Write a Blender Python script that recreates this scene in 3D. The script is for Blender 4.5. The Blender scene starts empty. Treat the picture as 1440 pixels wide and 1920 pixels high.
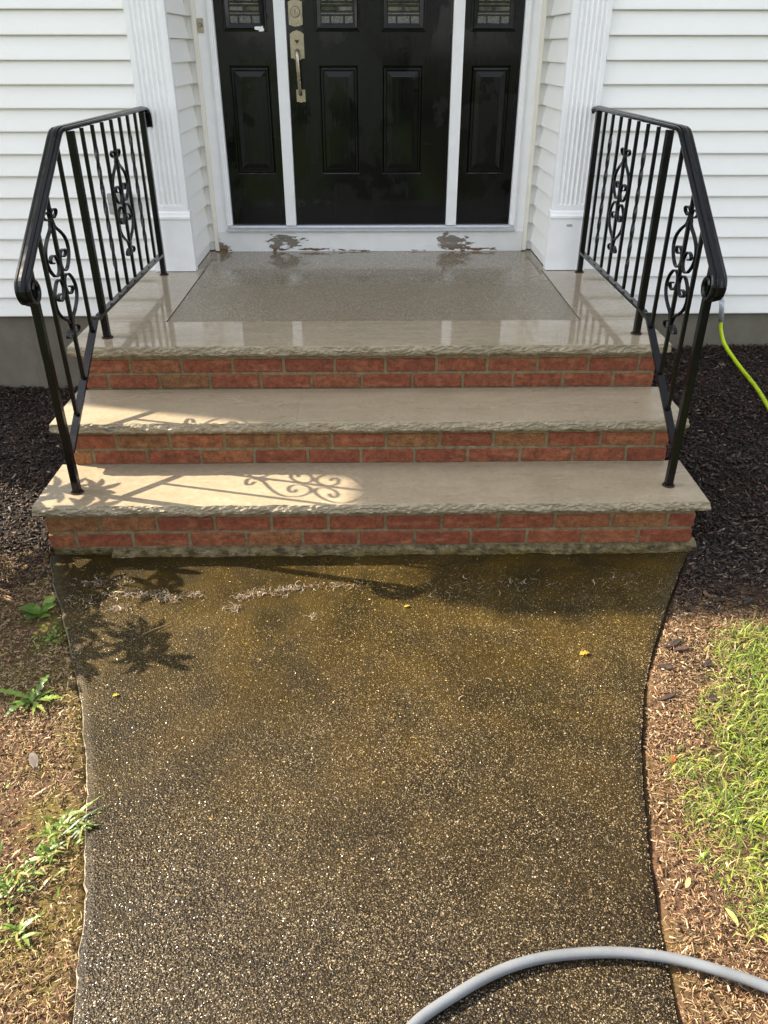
import bpy, bmesh, math, random
import numpy as np
from mathutils import Vector, Matrix, noise as mnoise
R = math.radians
rng = np.random.default_rng(7)
random.seed(7)
C = bpy.context.scene.collection
sc = bpy.context.scene

# ---------------------------------------------------------------- camera
cam_d = bpy.data.cameras.new('camera')
cam = bpy.data.objects.new('camera', cam_d)
C.objects.link(cam)
PITCH, ROLL, YAW = R(30.517), R(0.025), R(0.932)
fwd = Vector((math.sin(YAW)*math.cos(PITCH), math.cos(YAW)*math.cos(PITCH), -math.sin(PITCH)))
rgt = Vector((math.cos(YAW), -math.sin(YAW), 0))
upv = rgt.cross(fwd)
c_, s_ = math.cos(ROLL), math.sin(ROLL)
rgt, upv = c_*rgt + s_*upv, -s_*rgt + c_*upv
m = Matrix((rgt, upv, -fwd)).transposed().to_4x4()
m.translation = (0.0034, -2.5014, 1.6158)
cam.matrix_world = m
cam_d.sensor_fit = 'HORIZONTAL'
cam_d.sensor_width = 36
cam_d.lens = 1480.15/1440*36
cam_d.clip_start = 0.05
cam_d.clip_end = 500
sc.camera = cam

# ---------------------------------------------------------------- light
KX, KY = 1.20, 0.32                       # shadow offset per metre of height
sun_dir = Vector((-KX, KY, 1)).normalized()
SUN_EL = math.asin(sun_dir.z)
SUN_AZ = math.atan2(sun_dir.x, sun_dir.y)  # clockwise from +Y
w = bpy.data.worlds.new('World')
sc.world = w
w.use_nodes = True
nt = w.node_tree
nt.nodes.clear()
sky = nt.nodes.new('ShaderNodeTexSky')
sky.sky_type = 'NISHITA'
sky.sun_disc = False
sky.sun_elevation = SUN_EL
sky.sun_rotation = SUN_AZ
sky.air_density = 1.0
sky.dust_density = 1.5
bg = nt.nodes.new('ShaderNodeBackground')
bg.inputs['Strength'].default_value = 0.15
wo = nt.nodes.new('ShaderNodeOutputWorld')
hsv = nt.nodes.new('ShaderNodeHueSaturation')      # sky light desaturated so the shade balances to neutral
hsv.inputs['Saturation'].default_value = 0.30
nt.links.new(sky.outputs[0], hsv.inputs['Color'])
nt.links.new(hsv.outputs[0], bg.inputs[0])
nt.links.new(bg.outputs[0], wo.inputs[0])
sun_d = bpy.data.lights.new('sun', 'SUN')
sun_d.energy = 4.5
sun_d.angle = R(0.45)
sun_d.color = (1.0, 0.88, 0.70)
sun = bpy.data.objects.new('sun', sun_d)
C.objects.link(sun)
sun.rotation_euler = sun_dir.to_track_quat('Z', 'Y').to_euler()
sun.location = (-6, 4, 9)
sc.view_settings.view_transform = 'Standard'
sc.view_settings.look = 'None'
sc.view_settings.gamma = 1
sc.view_settings.use_curve_mapping = False
sc.view_settings.exposure = 1.72
sc.cycles.use_denoising = True
sc.cycles.denoising_prefilter = 'ACCURATE'
sc.cycles.max_bounces = 8
sc.cycles.diffuse_bounces = 4
sc.cycles.glossy_bounces = 4
sc.cycles.transparent_max_bounces = 8

# ---------------------------------------------------------------- node helpers
class NT:
    def __init__(s, name, rough=0.5, spec=0.5, metal=0.0, base=(.5, .5, .5)):
        s.m = bpy.data.materials.new(name)
        s.m.use_nodes = True
        s.t = s.m.node_tree
        s.p = s.t.nodes['Principled BSDF']
        s.set('Roughness', rough); s.set('Metallic', metal); s.set('Specular IOR Level', spec)
        s.set('Base Color', base)
        s._geo = None
    def set(s, k, v):
        i = s.p.inputs[k]
        if hasattr(v, 'is_linked'):
            s.t.links.new(v, i)
        elif isinstance(v, tuple):
            i.default_value = (v[0], v[1], v[2], 1) if len(i.default_value) == 4 else v
        else:
            i.default_value = v
    def n(s, typ, **kw):
        nd = s.t.nodes.new('ShaderNode'+typ)
        for k, v in kw.items():
            if k.startswith('_'):
                setattr(nd, k[1:], v)
        return nd
    def put(s, sock, v):
        if hasattr(v, 'is_linked'):
            s.t.links.new(v, sock)
        elif isinstance(v, tuple) and len(sock.default_value) == 4 and len(v) == 3:
            sock.default_value = (*v, 1)
        else:
            sock.default_value = v
    def pos(s):
        if s._geo is None:
            s._geo = s.n('NewGeometry')
        return s._geo.outputs['Position']
    def obj(s):
        return s.n('TexCoord').outputs['Object']
    def map(s, v, scale=(1, 1, 1), rot=(0, 0, 0), loc=(0, 0, 0)):
        nd = s.n('Mapping')
        nd.inputs['Scale'].default_value = scale
        nd.inputs['Rotation'].default_value = rot
        s.put(nd.inputs['Location'], loc)
        s.t.links.new(v, nd.inputs['Vector'])
        return nd.outputs[0]
    def noise(s, v, scale, detail=4, rough=.55, dist=0.0):
        nd = s.n('TexNoise')
        nd.inputs['Scale'].default_value = scale
        nd.inputs['Detail'].default_value = detail
        nd.inputs['Roughness'].default_value = rough
        nd.inputs['Distortion'].default_value = dist
        s.t.links.new(v, nd.inputs['Vector'])
        return nd.outputs['Fac']
    def voro(s, v, scale, feature='F1', out='Distance', rnd=1.0):
        nd = s.n('TexVoronoi', _feature=feature)
        nd.inputs['Scale'].default_value = scale
        nd.inputs['Randomness'].default_value = rnd
        s.t.links.new(v, nd.inputs['Vector'])
        return nd.outputs[out]
    def ramp(s, f, stops, interp='LINEAR'):
        nd = s.n('ValToRGB')
        cr = nd.color_ramp
        cr.interpolation = interp
        while len(cr.elements) < len(stops):
            cr.elements.new(0.5)
        for e, (p, c) in zip(cr.elements, stops):
            e.position = p
            e.color = (c, c, c, 1) if not isinstance(c, tuple) else (*c, 1)
        s.t.links.new(f, nd.inputs[0])
        return nd.outputs['Color']
    def mix(s, f, a, b, mode='MIX'):
        nd = s.n('Mix', _data_type='RGBA', _blend_type=mode)
        s.put(nd.inputs[0], f); s.put(nd.inputs[6], a); s.put(nd.inputs[7], b)
        return nd.outputs[2]
    def math(s, op, a, b=0.0, c=0.0, clamp=False):
        nd = s.n('Math', _operation=op)
        nd.use_clamp = clamp
        s.put(nd.inputs[0], a); s.put(nd.inputs[1], b); s.put(nd.inputs[2], c)
        return nd.outputs[0]
    def sep(s, v):
        nd = s.n('SeparateXYZ'); s.t.links.new(v, nd.inputs[0])
        return nd.outputs
    def rangev(s, v, a, b, c=0.0, d=1.0):
        nd = s.n('MapRange')
        nd.clamp = True
        s.put(nd.inputs[0], v)
        for i, q in zip((1, 2, 3, 4), (a, b, c, d)):
            nd.inputs[i].default_value = q
        return nd.outputs[0]
    def bump(s, h, strength=.5, dist=.01, prev=None):
        nd = s.n('Bump')
        nd.inputs['Strength'].default_value = strength
        nd.inputs['Distance'].default_value = dist
        s.t.links.new(h, nd.inputs['Height'])
        if prev is not None:
            s.t.links.new(prev, nd.inputs['Normal'])
        s.t.links.new(nd.outputs[0], s.p.inputs['Normal'])
        return nd.outputs[0]
    def rnd(s):
        return s.n('ObjectInfo').outputs['Random']
    def attr(s, name='Col'):
        nd = s.n('Attribute'); nd.attribute_name = name
        return nd.outputs['Color']

M = {}
def simple(name, base, rough=.5, spec=.5, metal=0.0, nscale=40, var=.12, bump=.0, bdist=.002):
    q = NT(name, rough, spec, metal, base)
    v = q.obj()
    f = q.noise(v, nscale, 5, .6)
    d = tuple(c*(1-var) for c in base); b = tuple(min(1, c*(1+var)) for c in base)
    q.set('Base Color', q.ramp(f, [(.3, d), (.7, b)]))
    q.set('Roughness', q.rangev(q.noise(v, nscale*.4, 3), .3, .7, max(.02, rough-.06), rough+.08))
    if bump:
        q.bump(f, bump, bdist)
    M[name] = q.m
    return q

# vinyl siding: faint embossed wood grain, slight grime
q = NT('vinyl', .42, .4)
v = q.pos()
g = q.noise(q.map(v, (3, 3, 120)), 1.6, 5, .6)
dirt = q.noise(q.map(v, (1.2, 1.2, 3)), 2.2, 5, .65)
spk = q.noise(v, 90, 2, .5)
col = q.ramp(dirt, [(.3, (.865, .86, .82)), (.62, (.89, .885, .86))])
col = q.mix(q.rangev(spk, .74, .80), col, (.62, .60, .50))
q.set('Base Color', col)
b1 = q.bump(g, .10, .002)
q.bump(q.noise(q.map(v, (1, 1, .6)), 3.0, 2), .12, .02, b1)
M['vinyl'] = q.m
simple('white_trim', (.86, .86, .86), .38, .5, 0, 14, .03, .05, .002)
simple('cream_trim', (.80, .76, .66), .45, .4, 0, 14, .04, .05, .002)

# door paint
q = NT('black_door_paint', .16, .32, 0, (.008, .009, .010))
v = q.pos()
gr = q.noise(q.map(v, (90, 90, 3)), 1.5, 4, .6)
q.set('Base Color', q.ramp(q.noise(v, 5, 4), [(.3, (.0022, .0026, .003)), (.7, (.0036, .004, .0042))]))
blot = q.rangev(q.noise(q.map(v, (3.2, 3.2, 2.4)), 1.9, 5, .62), .50, .545)
strk = q.rangev(q.noise(q.map(v, (60, 60, 2.0)), 1.6, 4, .7), .50, .66)
q.set('Roughness', q.math('ADD', q.math('MULTIPLY', blot, .16), q.math('ADD', .06, q.math('MULTIPLY', strk, .07))))
q.bump(gr, .05, .0015)
M['black_door_paint'] = q.m

# wrought iron
q = NT('black_iron_paint', .25, .30, 0, (.008, .008, .010))
v = q.obj()
nn = q.noise(v, 160, 4, .6)
chip = q.noise(v, 45, 5, .7)
wear = q.rangev(chip, .735, .765)
q.set('Base Color', q.mix(wear, (.0022, .0025, .0034), (.05, .042, .034)))
q.set('Roughness', q.rangev(q.noise(v, 25, 3), .3, .7, .14, .28))
q.bump(nn, .10, .001)
M['black_iron_paint'] = q.m
simple('rusty_iron', (.035, .018, .010), .75, .3, 0, 120, .5, .5, .002)

def stone(name, rough_a, rough_b, base_d, base_l, bump=.15):
    q = NT(name, .4, .5)
    v = q.pos()
    f = q.noise(q.map(v, (2.2, 6.5, 6)), 3.0, 7, .66, .4)
    f2 = q.noise(v, 55, 6, .7)
    col = q.ramp(f, [(.28, base_d), (.5, tuple((a+b)/2 for a, b in zip(base_d, base_l))), (.72, base_l)])
    col = q.mix(q.rangev(f2, .36, .64, 0, .5), col, tuple(c*.72 for c in base_d))
    fl = q.noise(q.map(v, (45, 150, 60)), 1.3, 5, .7)
    col = q.mix(q.rangev(fl, .60, .68, 0, .45), col, tuple(c*.52 for c in base_d))
    vein = q.noise(q.map(v, (4, 14, 14), (0, 0, .25)), 2.2, 8, .7, 1.2)
    col = q.mix(q.rangev(vein, .56, .66, 0, .28), col, tuple(min(1, c*1.25) for c in base_l))
    st = q.noise(v, 2.6, 5, .6)
    col = q.mix(q.rangev(st, .55, .75, 0, .32), col, tuple(c*f_ for c, f_ in zip(base_d, (.62, .60, .52))))
    q.set('Base Color', col)
    q.set('Roughness', q.rangev(q.noise(q.map(v, (2, 5, 5)), 1.7, 4, .6), .38, .62, rough_a, rough_b))
    q.bump(f2, bump, .0012)
    M[name] = q.m
stone('damp_limestone', .26, .46, (.300, .240, .161), (.390, .316, .221), .2)
stone('wet_limestone', .02, .09, (.32, .262, .182), (.43, .358, .26), .02)
M['wet_limestone'].node_tree.nodes['Principled BSDF'].inputs['Specular IOR Level'].default_value = .7
stone('split_limestone', .55, .75, (.235, .195, .13), (.38, .315, .215), 1.0)

# brick
q = NT('brick', .62, .35)
v = q.pos()
r = q.rnd()
base = q.ramp(r, [(0, (.24, .058, .027)), (.3, (.28, .072, .031)), (.6, (.30, .086, .036)), (.80, (.305, .112, .041)), (.92, (.275, .136, .042)), (1, (.18, .088, .030))])
f = q.noise(v, 34, 8, .78)
col = q.mix(q.rangev(f, .40, .60, 0, .85), base, (.105, .033, .016))
col = q.mix(q.rangev(q.noise(v, 120, 4, .7), .50, .66, 0, .65), col, (.070, .026, .014))
lt = q.noise(q.map(v, (4, 4, 9)), 3.2, 5, .65)
col = q.mix(q.rangev(lt, .52, .70, 0, .5), col, (.40, .18, .09))
f2 = q.noise(v, 170, 3, .6)
col = q.mix(q.rangev(f2, .6, .72, 0, .5), col, (.29, .15, .09))
pit = q.voro(v, 130)
col = q.mix(q.rangev(pit, .10, .16, .55, 0), col, (.05, .02, .015))
q.set('Base Color', col)
q.set('Roughness', q.rangev(f, .3, .7, .45, .8))
h = q.math('ADD', q.math('MULTIPLY', f, .7), q.math('MULTIPLY', q.noise(q.map(v, (1, 1, 3)), 90, 5, .7), .5))
q.bump(h, 1.0, .004)
M['brick'] = q.m
q = NT('mortar', .85, .3)
v = q.pos()
f = q.noise(v, 40, 6, .7)
col = q.ramp(f, [(.3, (.105, .080, .040)), (.7, (.255, .205, .118))])
z = q.sep(v)[2]
moss = q.math('MULTIPLY', q.rangev(z, -.006, -.02), q.rangev(q.noise(v, 11, 6, .7), .40, .52))
grime = q.math('MULTIPLY', q.rangev(z, .0, -.012), q.rangev(q.noise(q.map(v, (3, 3, 9)), 9, 6, .72), .46, .58))
col = q.mix(moss, col, (.105, .078, .022))
col = q.mix(q.math('MULTIPLY', grime, .85), col, (.022, .018, .009))
q.set('Base Color', col)
q.bump(q.noise(v, 120, 5, .7), .8, .003)
M['mortar'] = q.m

# porch inset: pebble-finish concrete, wet
q = NT('wet_pebble_concrete', .3, .5)
v = q.pos()
vc = q.voro(v, 240, out='Color')
cr = q.ramp(q.sep(vc)[0], [(0, (.10, .080, .053)), (.45, (.195, .16, .11)), (.8, (.28, .232, .165)), (1, (.52, .45, .34))])
big = q.noise(v, 3.2, 5, .6)
col = q.mix(q.rangev(big, .35, .65, .0, .40), cr, (.205, .165, .108))
q.set('Base Color', col)
y = q.sep(v)[1]
wet = q.math('ADD', q.rangev(y, 1.45, 1.95), q.math('MULTIPLY', q.math('SUBTRACT', q.noise(v, 4.5, 4), .5), 1.1))
q.set('Roughness', q.rangev(wet, .1, .8, .34, .06))
bn = q.n('Bump')
bn.inputs['Distance'].default_value = .002
q.t.links.new(q.voro(v, 230), bn.inputs['Height'])
q.t.links.new(q.rangev(wet, .0, .7, .45, .03), bn.inputs['Strength'])
q.t.links.new(bn.outputs[0], q.p.inputs['Normal'])
M['wet_pebble_concrete'] = q.m

# walkway matrix between the exposed pebbles
q = NT('wet_aggregate_concrete', .4, .5)
v = q.pos()
x, y, z = q.sep(v)
vc = q.voro(v, 260, out='Color')
peb = q.ramp(q.sep(vc)[1], [(0, (.003, .002, .001)), (.45, (.007, .0045, .002)), (.8, (.014, .009, .0038)), (1, (.04, .028, .014))])
alg = q.math('ADD', q.rangev(y, -1.5, -.2, .12, .78), q.math('MULTIPLY', q.math('SUBTRACT', q.noise(v, 3.1, 6, .65), .5), .8))
alg = q.rangev(alg, .0, .9)
film = q.mix(q.rangev(q.noise(v, 6, 4), .35, .65), (.024, .0165, .0020), (.058, .036, .0045))
col = q.mix(q.math('MULTIPLY', alg, .8), peb, film)
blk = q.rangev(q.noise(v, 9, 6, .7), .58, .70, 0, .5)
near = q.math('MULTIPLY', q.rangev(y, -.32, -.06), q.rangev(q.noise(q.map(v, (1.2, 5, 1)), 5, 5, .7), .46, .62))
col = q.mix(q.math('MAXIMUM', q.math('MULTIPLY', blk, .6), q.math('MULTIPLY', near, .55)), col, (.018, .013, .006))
dry = q.math('MULTIPLY', q.rangev(q.math('ABSOLUTE', q.math('ADD', y, q.math('MULTIPLY', q.math('SUBTRACT', q.noise(v, 7, 4), .5), .06), .105)), .022, .004), q.rangev(x, .0, .25))
col = q.mix(q.math('MULTIPLY', dry, .5), col, (.20, .165, .10))
q.set('Base Color', col)
q.set('Roughness', q.rangev(q.noise(v, 5, 4, .6), .35, .65, .34, .55))
q.set('Specular IOR Level', .16)
b1 = q.bump(q.voro(v, 200), .6, .003)
q.bump(q.noise(v, 320, 3, .7), .5, .002, b1)
M['wet_aggregate_concrete'] = q.m
q = NT('concrete_edge', .85, .3)
v = q.pos()
q.set('Base Color', q.ramp(q.noise(v, 60, 6, .7), [(.3, (.13, .10, .065)), (.7, (.34, .30, .235))]))
q.bump(q.noise(v, 140, 5, .7), .9, .004)
M['concrete_edge'] = q.m

# soil sheet
q = NT('soil', .9, .25)
v = q.pos()
x, y, z = q.sep(v)
f = q.noise(v, 22, 7, .7)
soil = q.ramp(f, [(.28, (.045, .024, .013)), (.5, (.092, .050, .027)), (.75, (.165, .098, .055))])
moss = q.rangev(q.noise(v, 3.4, 6, .62), .48, .58, 0, .75)
soil = q.mix(q.math('MULTIPLY', moss, q.rangev(x, .2, -.2, .35, 1)), soil, (.12, .10, .018))
lawn = q.ramp(q.noise(v, 9, 6, .7), [(.3, (.035, .055, .012)), (.7, (.085, .115, .028))])
far = q.math('MAXIMUM', q.rangev(q.math('ABSOLUTE', x), 1.75, 2.2), q.rangev(y, -2.2, -2.8))
far = q.math('MULTIPLY', far, q.rangev(y, -.2, -.5))
col = q.mix(far, soil, lawn)
mul = q.rangev(q.math('ADD', y, q.math('MULTIPLY', q.math('SUBTRACT', q.noise(v, 6, 4), .5), .35)), -.36, -.22)
mul = q.math('MULTIPLY', mul, q.math('MAXIMUM', q.rangev(x, .3, .6), q.rangev(y, -.05, .1)))
col = q.mix(mul, col, (.020, .014, .011))
q.set('Base Color', col)
blade_gap_shade = q.math('MULTIPLY', q.rangev(q.math('ADD', x, q.math('MULTIPLY', q.math('SUBTRACT', q.noise(v, 7, 4), .5), .25)), .88, 1.02), q.rangev(y, -.42, -.52))  # shade between the grass blades, painted as darker soil under the lawn
col = q.mix(q.math('MULTIPLY', blade_gap_shade, .85), col, (.028, .022, .010))
q.set('Base Color', col)
b1 = q.bump(q.noise(v, 130, 5, .7), .9, .006)
q.bump(q.noise(v, 18, 5, .6), .6, .02, b1)
M['soil'] = q.m

q = NT('foundation_concrete', .85, .3)
v = q.pos()
f = q.noise(v, 5, 7, .65)
col = q.ramp(f, [(.3, (.135, .122, .092)), (.7, (.205, .187, .148))])
col = q.mix(q.rangev(q.noise(q.map(v, (14, 14, 2)), 1.5, 5), .55, .7, 0, .4), col, (.12, .105, .075))
q.set('Base Color', col)
q.bump(q.noise(v, 160, 4, .7), .35, .002)
M['foundation_concrete'] = q.m

# peeling painted sill board
q = NT('peeling_board', .5, .4)
v = q.pos()
x, y, z = q.sep(v)
ns = q.noise(q.map(v, (7, 7, 26)), 2.4, 6, .62, .3)
def blob(cx, cz, rx, rz, amp):
    dx = q.math('DIVIDE', q.math('SUBTRACT', x, cx), rx)
    dz = q.math('DIVIDE', q.math('SUBTRACT', z, cz), rz)
    d2 = q.math('ADD', q.math('MULTIPLY', dx, dx), q.math('MULTIPLY', dz, dz))
    return q.math('MULTIPLY', q.math('POWER', 2.718, q.math('MULTIPLY', d2, -1.0)), amp)
blobs = [(-.885, .590, .055, .042, .66), (-.50, .628, .12, .048, .46), (-.545, .60, .06, .052, .36), (-.33, .583, .13, .010, .40), (-.15, .577, .16, .006, .34),
         (.47, .622, .09, .054, .50), (.55, .605, .07, .046, .44), (.63, .582, .12, .010, .36), (.30, .577, .12, .006, .26), (.0, .576, .3, .004, .2)]
acc = None
for b_ in blobs:
    o = blob(*b_)
    acc = o if acc is None else q.math('MAXIMUM', acc, o)
mk_ = q.math('ADD', acc, q.math('MULTIPLY', q.math('SUBTRACT', ns, .5), 1.35))
mask = q.rangev(mk_, .275, .295)
wood = q.ramp(q.noise(q.map(v, (4, 4, 40)), 3, 6, .7), [(.3, (.085, .042, .022)), (.55, (.17, .085, .04)), (.8, (.30, .24, .18))])
grey = q.ramp(q.noise(q.map(v, (5, 5, 60)), 3, 5, .7), [(.3, (.13, .105, .085)), (.7, (.30, .265, .225))])
woodc = q.mix(q.rangev(z, .580, .605), wood, grey)
paint = q.ramp(q.noise(v, 9, 5), [(.3, (.74, .74, .72)), (.7, (.82, .82, .81))])
spk = q.rangev(q.noise(v, 60, 3, .6), .70, .74)
paint = q.mix(q.math('MULTIPLY', spk, q.rangev(z, .64, .58)), paint, (.25, .2, .15))
q.set('Base Color', q.mix(mask, paint, woodc))
q.set('Roughness', q.rangev(mask, 0, 1, .4, .8))
inv = q.math('SUBTRACT', 1.0, mask)
b1 = q.bump(inv, .9, .003)
q.bump(q.noise(q.map(v, (4, 4, 50)), 6, 4), .12, .003, b1)
M['peeling_board'] = q.m

simple('satin_nickel', (.44, .38, .29), .30, .5, 1.0, 60, .12, .08, .001)
simple('dark_bronze', (.05, .04, .03), .4, .5, .6, 60, .2)
simple('aluminium', (.60, .61, .63), .36, .5, .35, 30, .06)
simple('lead_came', (.045, .043, .04), .4, .5, .7, 60, .2)
simple('rubber_black', (.012, .012, .012), .6, .4)
q = NT('bevelled_glass', .05, .6, 0, (.030, .034, .018))
v = q.pos()
q.set('Base Color', q.ramp(q.noise(v, 26, 4), [(.3, (.015, .016, .010)), (.7, (.09, .095, .045))]))
q.bump(q.noise(v, 25, 3), .25, .004)
M['bevelled_glass'] = q.m
q = NT('pebbled_glass', .22, .6, 0, (.13, .13, .11))
v = q.pos()
q.set('Base Color', q.ramp(q.noise(v, 150, 3), [(.3, (.05, .052, .045)), (.7, (.19, .185, .16))]))
q.bump(q.voro(v, 260), .7, .003)
M['pebbled_glass'] = q.m
simple('yellow_hose_rubber', (.50, .66, .012), .45, .4, 0, 30, .08, .1, .001)
q = simple('grey_hose_rubber', (.50, .52, .55), .42, .45, 0, 12, .10, .12, .001)
v = q.obj()
sm = q.rangev(q.noise(q.map(v, (14, 60, 60), (0, 0, .4)), 1.4, 8, .8), .545, .60, 0, .55)
q.set('Base Color', q.mix(sm, q.ramp(q.noise(v, 14, 4), [(.3, (.115, .125, .14)), (.7, (.165, .178, .198))]), (.14, .13, .12)))
simple('ferrule_metal', (.42, .44, .47), .4, .5, .3, 40, .1)
simple('brass', (.45, .32, .12), .35, .5, 1.0)
simple('grey_plastic', (.36, .36, .35), .45, .4)
simple('flat_stone', (.15, .125, .10), .8, .3, 0, 50, .25, .4, .003)
simple('roof_shingle', (.06, .058, .056), .9, .3, 0, 60, .3, .5, .004)
simple('dry_twig', (.17, .11, .065), .85, .3, 0, 90, .3, .4, .002)
simple('tree_bark', (.07, .05, .035), .9, .2, 0, 20, .3, .7, .01)
def attr_mat(name, rough, spec, transl=0.0, bump=0.0, bscale=200):
    q = NT(name, rough, spec)
    c = q.attr()
    v = q.pos()
    c2 = q.mix(q.rangev(q.noise(v, bscale, 3), .3, .7, .0, .4), c, q.mix(1.0, c, (.5, .5, .5), 'MULTIPLY'))
    q.set('Base Color', c2)
    if transl:
        q.set('Transmission Weight', 0.0)
        out = q.t.nodes['Material Output']
        tr = q.n('BsdfTranslucent')
        q.t.links.new(c2, tr.inputs[0])
        mx = q.n('MixShader')
        mx.inputs[0].default_value = transl
        q.t.links.new(q.p.outputs[0], mx.inputs[1])
        q.t.links.new(tr.outputs[0], mx.inputs[2])
        q.t.links.new(mx.outputs[0], out.inputs[0])
    if bump:
        q.bump(q.noise(v, bscale*1.5, 3, .6), bump, .002)
    M[name] = q.m
attr_mat('bark_mulch', .55, .4, 0, .6, 220)
attr_mat('dry_needles', .75, .3)
attr_mat('wet_pebbles', .24, .80)
_p = M['wet_pebbles'].node_tree.nodes['Principled BSDF']
_p.inputs['Coat Weight'].default_value = .8
_p.inputs['Coat Roughness'].default_value = .20
_p.inputs['Coat IOR'].default_value = 1.4
attr_mat('leaf_green', .42, .45, .30, .15, 60)
attr_mat('leaf_yellow', .6, .3, .2)

# ---------------------------------------------------------------- mesh helpers
def tag(o, label=None, cat=None, group=None, kind=None):
    if label: o['label'] = label
    if cat: o['category'] = cat
    if group: o['group'] = group
    if kind: o['kind'] = kind
    return o
def thing(name, loc, label, cat, group=None, kind=None):
    o = bpy.data.objects.new(name, None)
    o.empty_display_size = .1
    o.location = loc
    C.objects.link(o)
    return tag(o, label, cat, group, kind)
def root_loc(p):
    l = Vector((0, 0, 0))
    while p is not None:
        l += p.location
        p = p.parent
    return l
def link(name, me, mat, parent=None, shift=True):
    o = bpy.data.objects.new(name, me)
    C.objects.link(o)
    if mat is not None and not me.materials:
        me.materials.append(M[mat])
    if parent is not None:
        o.parent = parent
    return o
def from_np(name, V, F, mat, parent=None, smooth=False, col=None):
    V = np.asarray(V, np.float64)
    if parent is not None:
        V = V - np.array(root_loc(parent))
    me = bpy.data.meshes.new(name)
    if isinstance(F, np.ndarray):
        nf, k = F.shape
        me.vertices.add(len(V)); me.vertices.foreach_set('co', V.astype(np.float32).ravel())
        me.loops.add(nf*k); me.loops.foreach_set('vertex_index', F.astype(np.int32).ravel())
        me.polygons.add(nf)
        me.polygons.foreach_set('loop_start', np.arange(0, nf*k, k, dtype=np.int32))
        me.polygons.foreach_set('loop_total', np.full(nf, k, np.int32))
        me.update(calc_edges=True)
    else:
        me.from_pydata([tuple(p) for p in V], [], F)
        me.update()
    if smooth:
        me.polygons.foreach_set('use_smooth', np.ones(len(me.polygons), bool))
    if col is not None:
        a = me.color_attributes.new('Col', 'FLOAT_COLOR', 'POINT')
        cc = np.ones((len(V), 4), np.float32); cc[:, :3] = col
        a.data.foreach_set('color', cc.ravel())
    return link(name, me, mat, parent)
def from_bm(name, bm, mat, parent=None, smooth=False, bevel=0.0, seg=1):
    if bevel:
        es = [e for e in bm.edges if len(e.link_faces) == 2 and e.calc_face_angle(0) > .6]
        bmesh.ops.bevel(bm, geom=es, offset=bevel, segments=seg, affect='EDGES', profile=.5)
    bmesh.ops.recalc_face_normals(bm, faces=bm.faces)
    me = bpy.data.meshes.new(name)
    if parent is not None:
        bmesh.ops.translate(bm, verts=bm.verts, vec=-root_loc(parent))
    bm.to_mesh(me); bm.free()
    if smooth:
        me.polygons.foreach_set('use_smooth', np.ones(len(me.polygons), bool))
    return link(name, me, mat, parent)
def box(bm, x0, x1, y0, y1, z0, z1):
    vs = [bm.verts.new((x, y, z)) for z in (z0, z1) for y in (y0, y1) for x in (x0, x1)]
    for f in ((0, 2, 3, 1), (4, 5, 7, 6), (0, 1, 5, 4), (2, 6, 7, 3), (0, 4, 6, 2), (1, 3, 7, 5)):
        bm.faces.new([vs[i] for i in f])
    return vs
def box_obj(name, b, mat, parent=None, bevel=.002):
    bm = bmesh.new(); box(bm, *b)
    return from_bm(name, bm, mat, parent, bevel=bevel)
def prism_x(bm, prof, x0, x1):
    """closed (y,z) outline extruded along x"""
    a = [bm.verts.new((x0, y, z)) for y, z in prof]
    b = [bm.verts.new((x1, y, z)) for y, z in prof]
    n = len(prof)
    for i in range(n):
        j = (i+1) % n
        bm.faces.new((a[i], a[j], b[j], b[i]))
    bm.faces.new(a[::-1]); bm.faces.new(b)
def prism_z(bm, prof, z0, z1):
    a = [bm.verts.new((x, y, z0)) for x, y in prof]
    b = [bm.verts.new((x, y, z1)) for x, y in prof]
    n = len(prof)
    for i in range(n):
        j = (i+1) % n
        bm.faces.new((a[i], a[j], b[j], b[i]))
    bm.faces.new(a[::-1]); bm.faces.new(b)
def prism_y(bm, prof, y0, y1):
    a = [bm.verts.new((x, y0, z)) for x, z in prof]
    b = [bm.verts.new((x, y1, z)) for x, z in prof]
    n = len(prof)
    for i in range(n):
        j = (i+1) % n
        bm.faces.new((a[i], a[j], b[j], b[i]))
    bm.faces.new(a[::-1]); bm.faces.new(b)
def smooth_path(P, n=8):
    P = [Vector(p) for p in P]
    out = []
    for i in range(len(P)-1):
        p0 = P[max(i-1, 0)]; p1 = P[i]; p2 = P[i+1]; p3 = P[min(i+2, len(P)-1)]
        for k in range(n):
            t = k/n
            out.append(.5*((2*p1)+(-p0+p2)*t+(2*p0-5*p1+4*p2-p3)*t*t+(-p0+3*p1-3*p2+p3)*t**3))
    out.append(P[-1])
    return out
def sweep(bm, path, prof, side=None, taper=None):
    """sweep a closed profile (a = along side, b = along normal) over a 3-D path"""
    path = [Vector(p) for p in path]
    rings = []
    prev = None
    for i, p in enumerate(path):
        t = (path[min(i+1, len(path)-1)] - path[max(i-1, 0)]).normalized()
        if side is not None:
            s = Vector(side); nrm = s.cross(t).normalized(); s = t.cross(nrm).normalized()
        else:
            if prev is None:
                s = t.orthogonal().normalized()
            else:
                s = (prev - t*prev.dot(t)).normalized()
            prev = s
            nrm = s.cross(t).normalized()
        k = 1 if taper is None else taper(i/(len(path)-1))
        rings.append([bm.verts.new(p + s*a*k + nrm*b*k) for a, b in prof])
    n = len(prof)
    for r0, r1 in zip(rings, rings[1:]):
        for i in range(n):
            j = (i+1) % n
            bm.faces.new((r0[i], r0[j], r1[j], r1[i]))
    bm.faces.new(rings[0][::-1]); bm.faces.new(rings[-1])
def circ(r, n=10):
    return [(r*math.cos(2*math.pi*i/n), r*math.sin(2*math.pi*i/n)) for i in range(n)]
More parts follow.
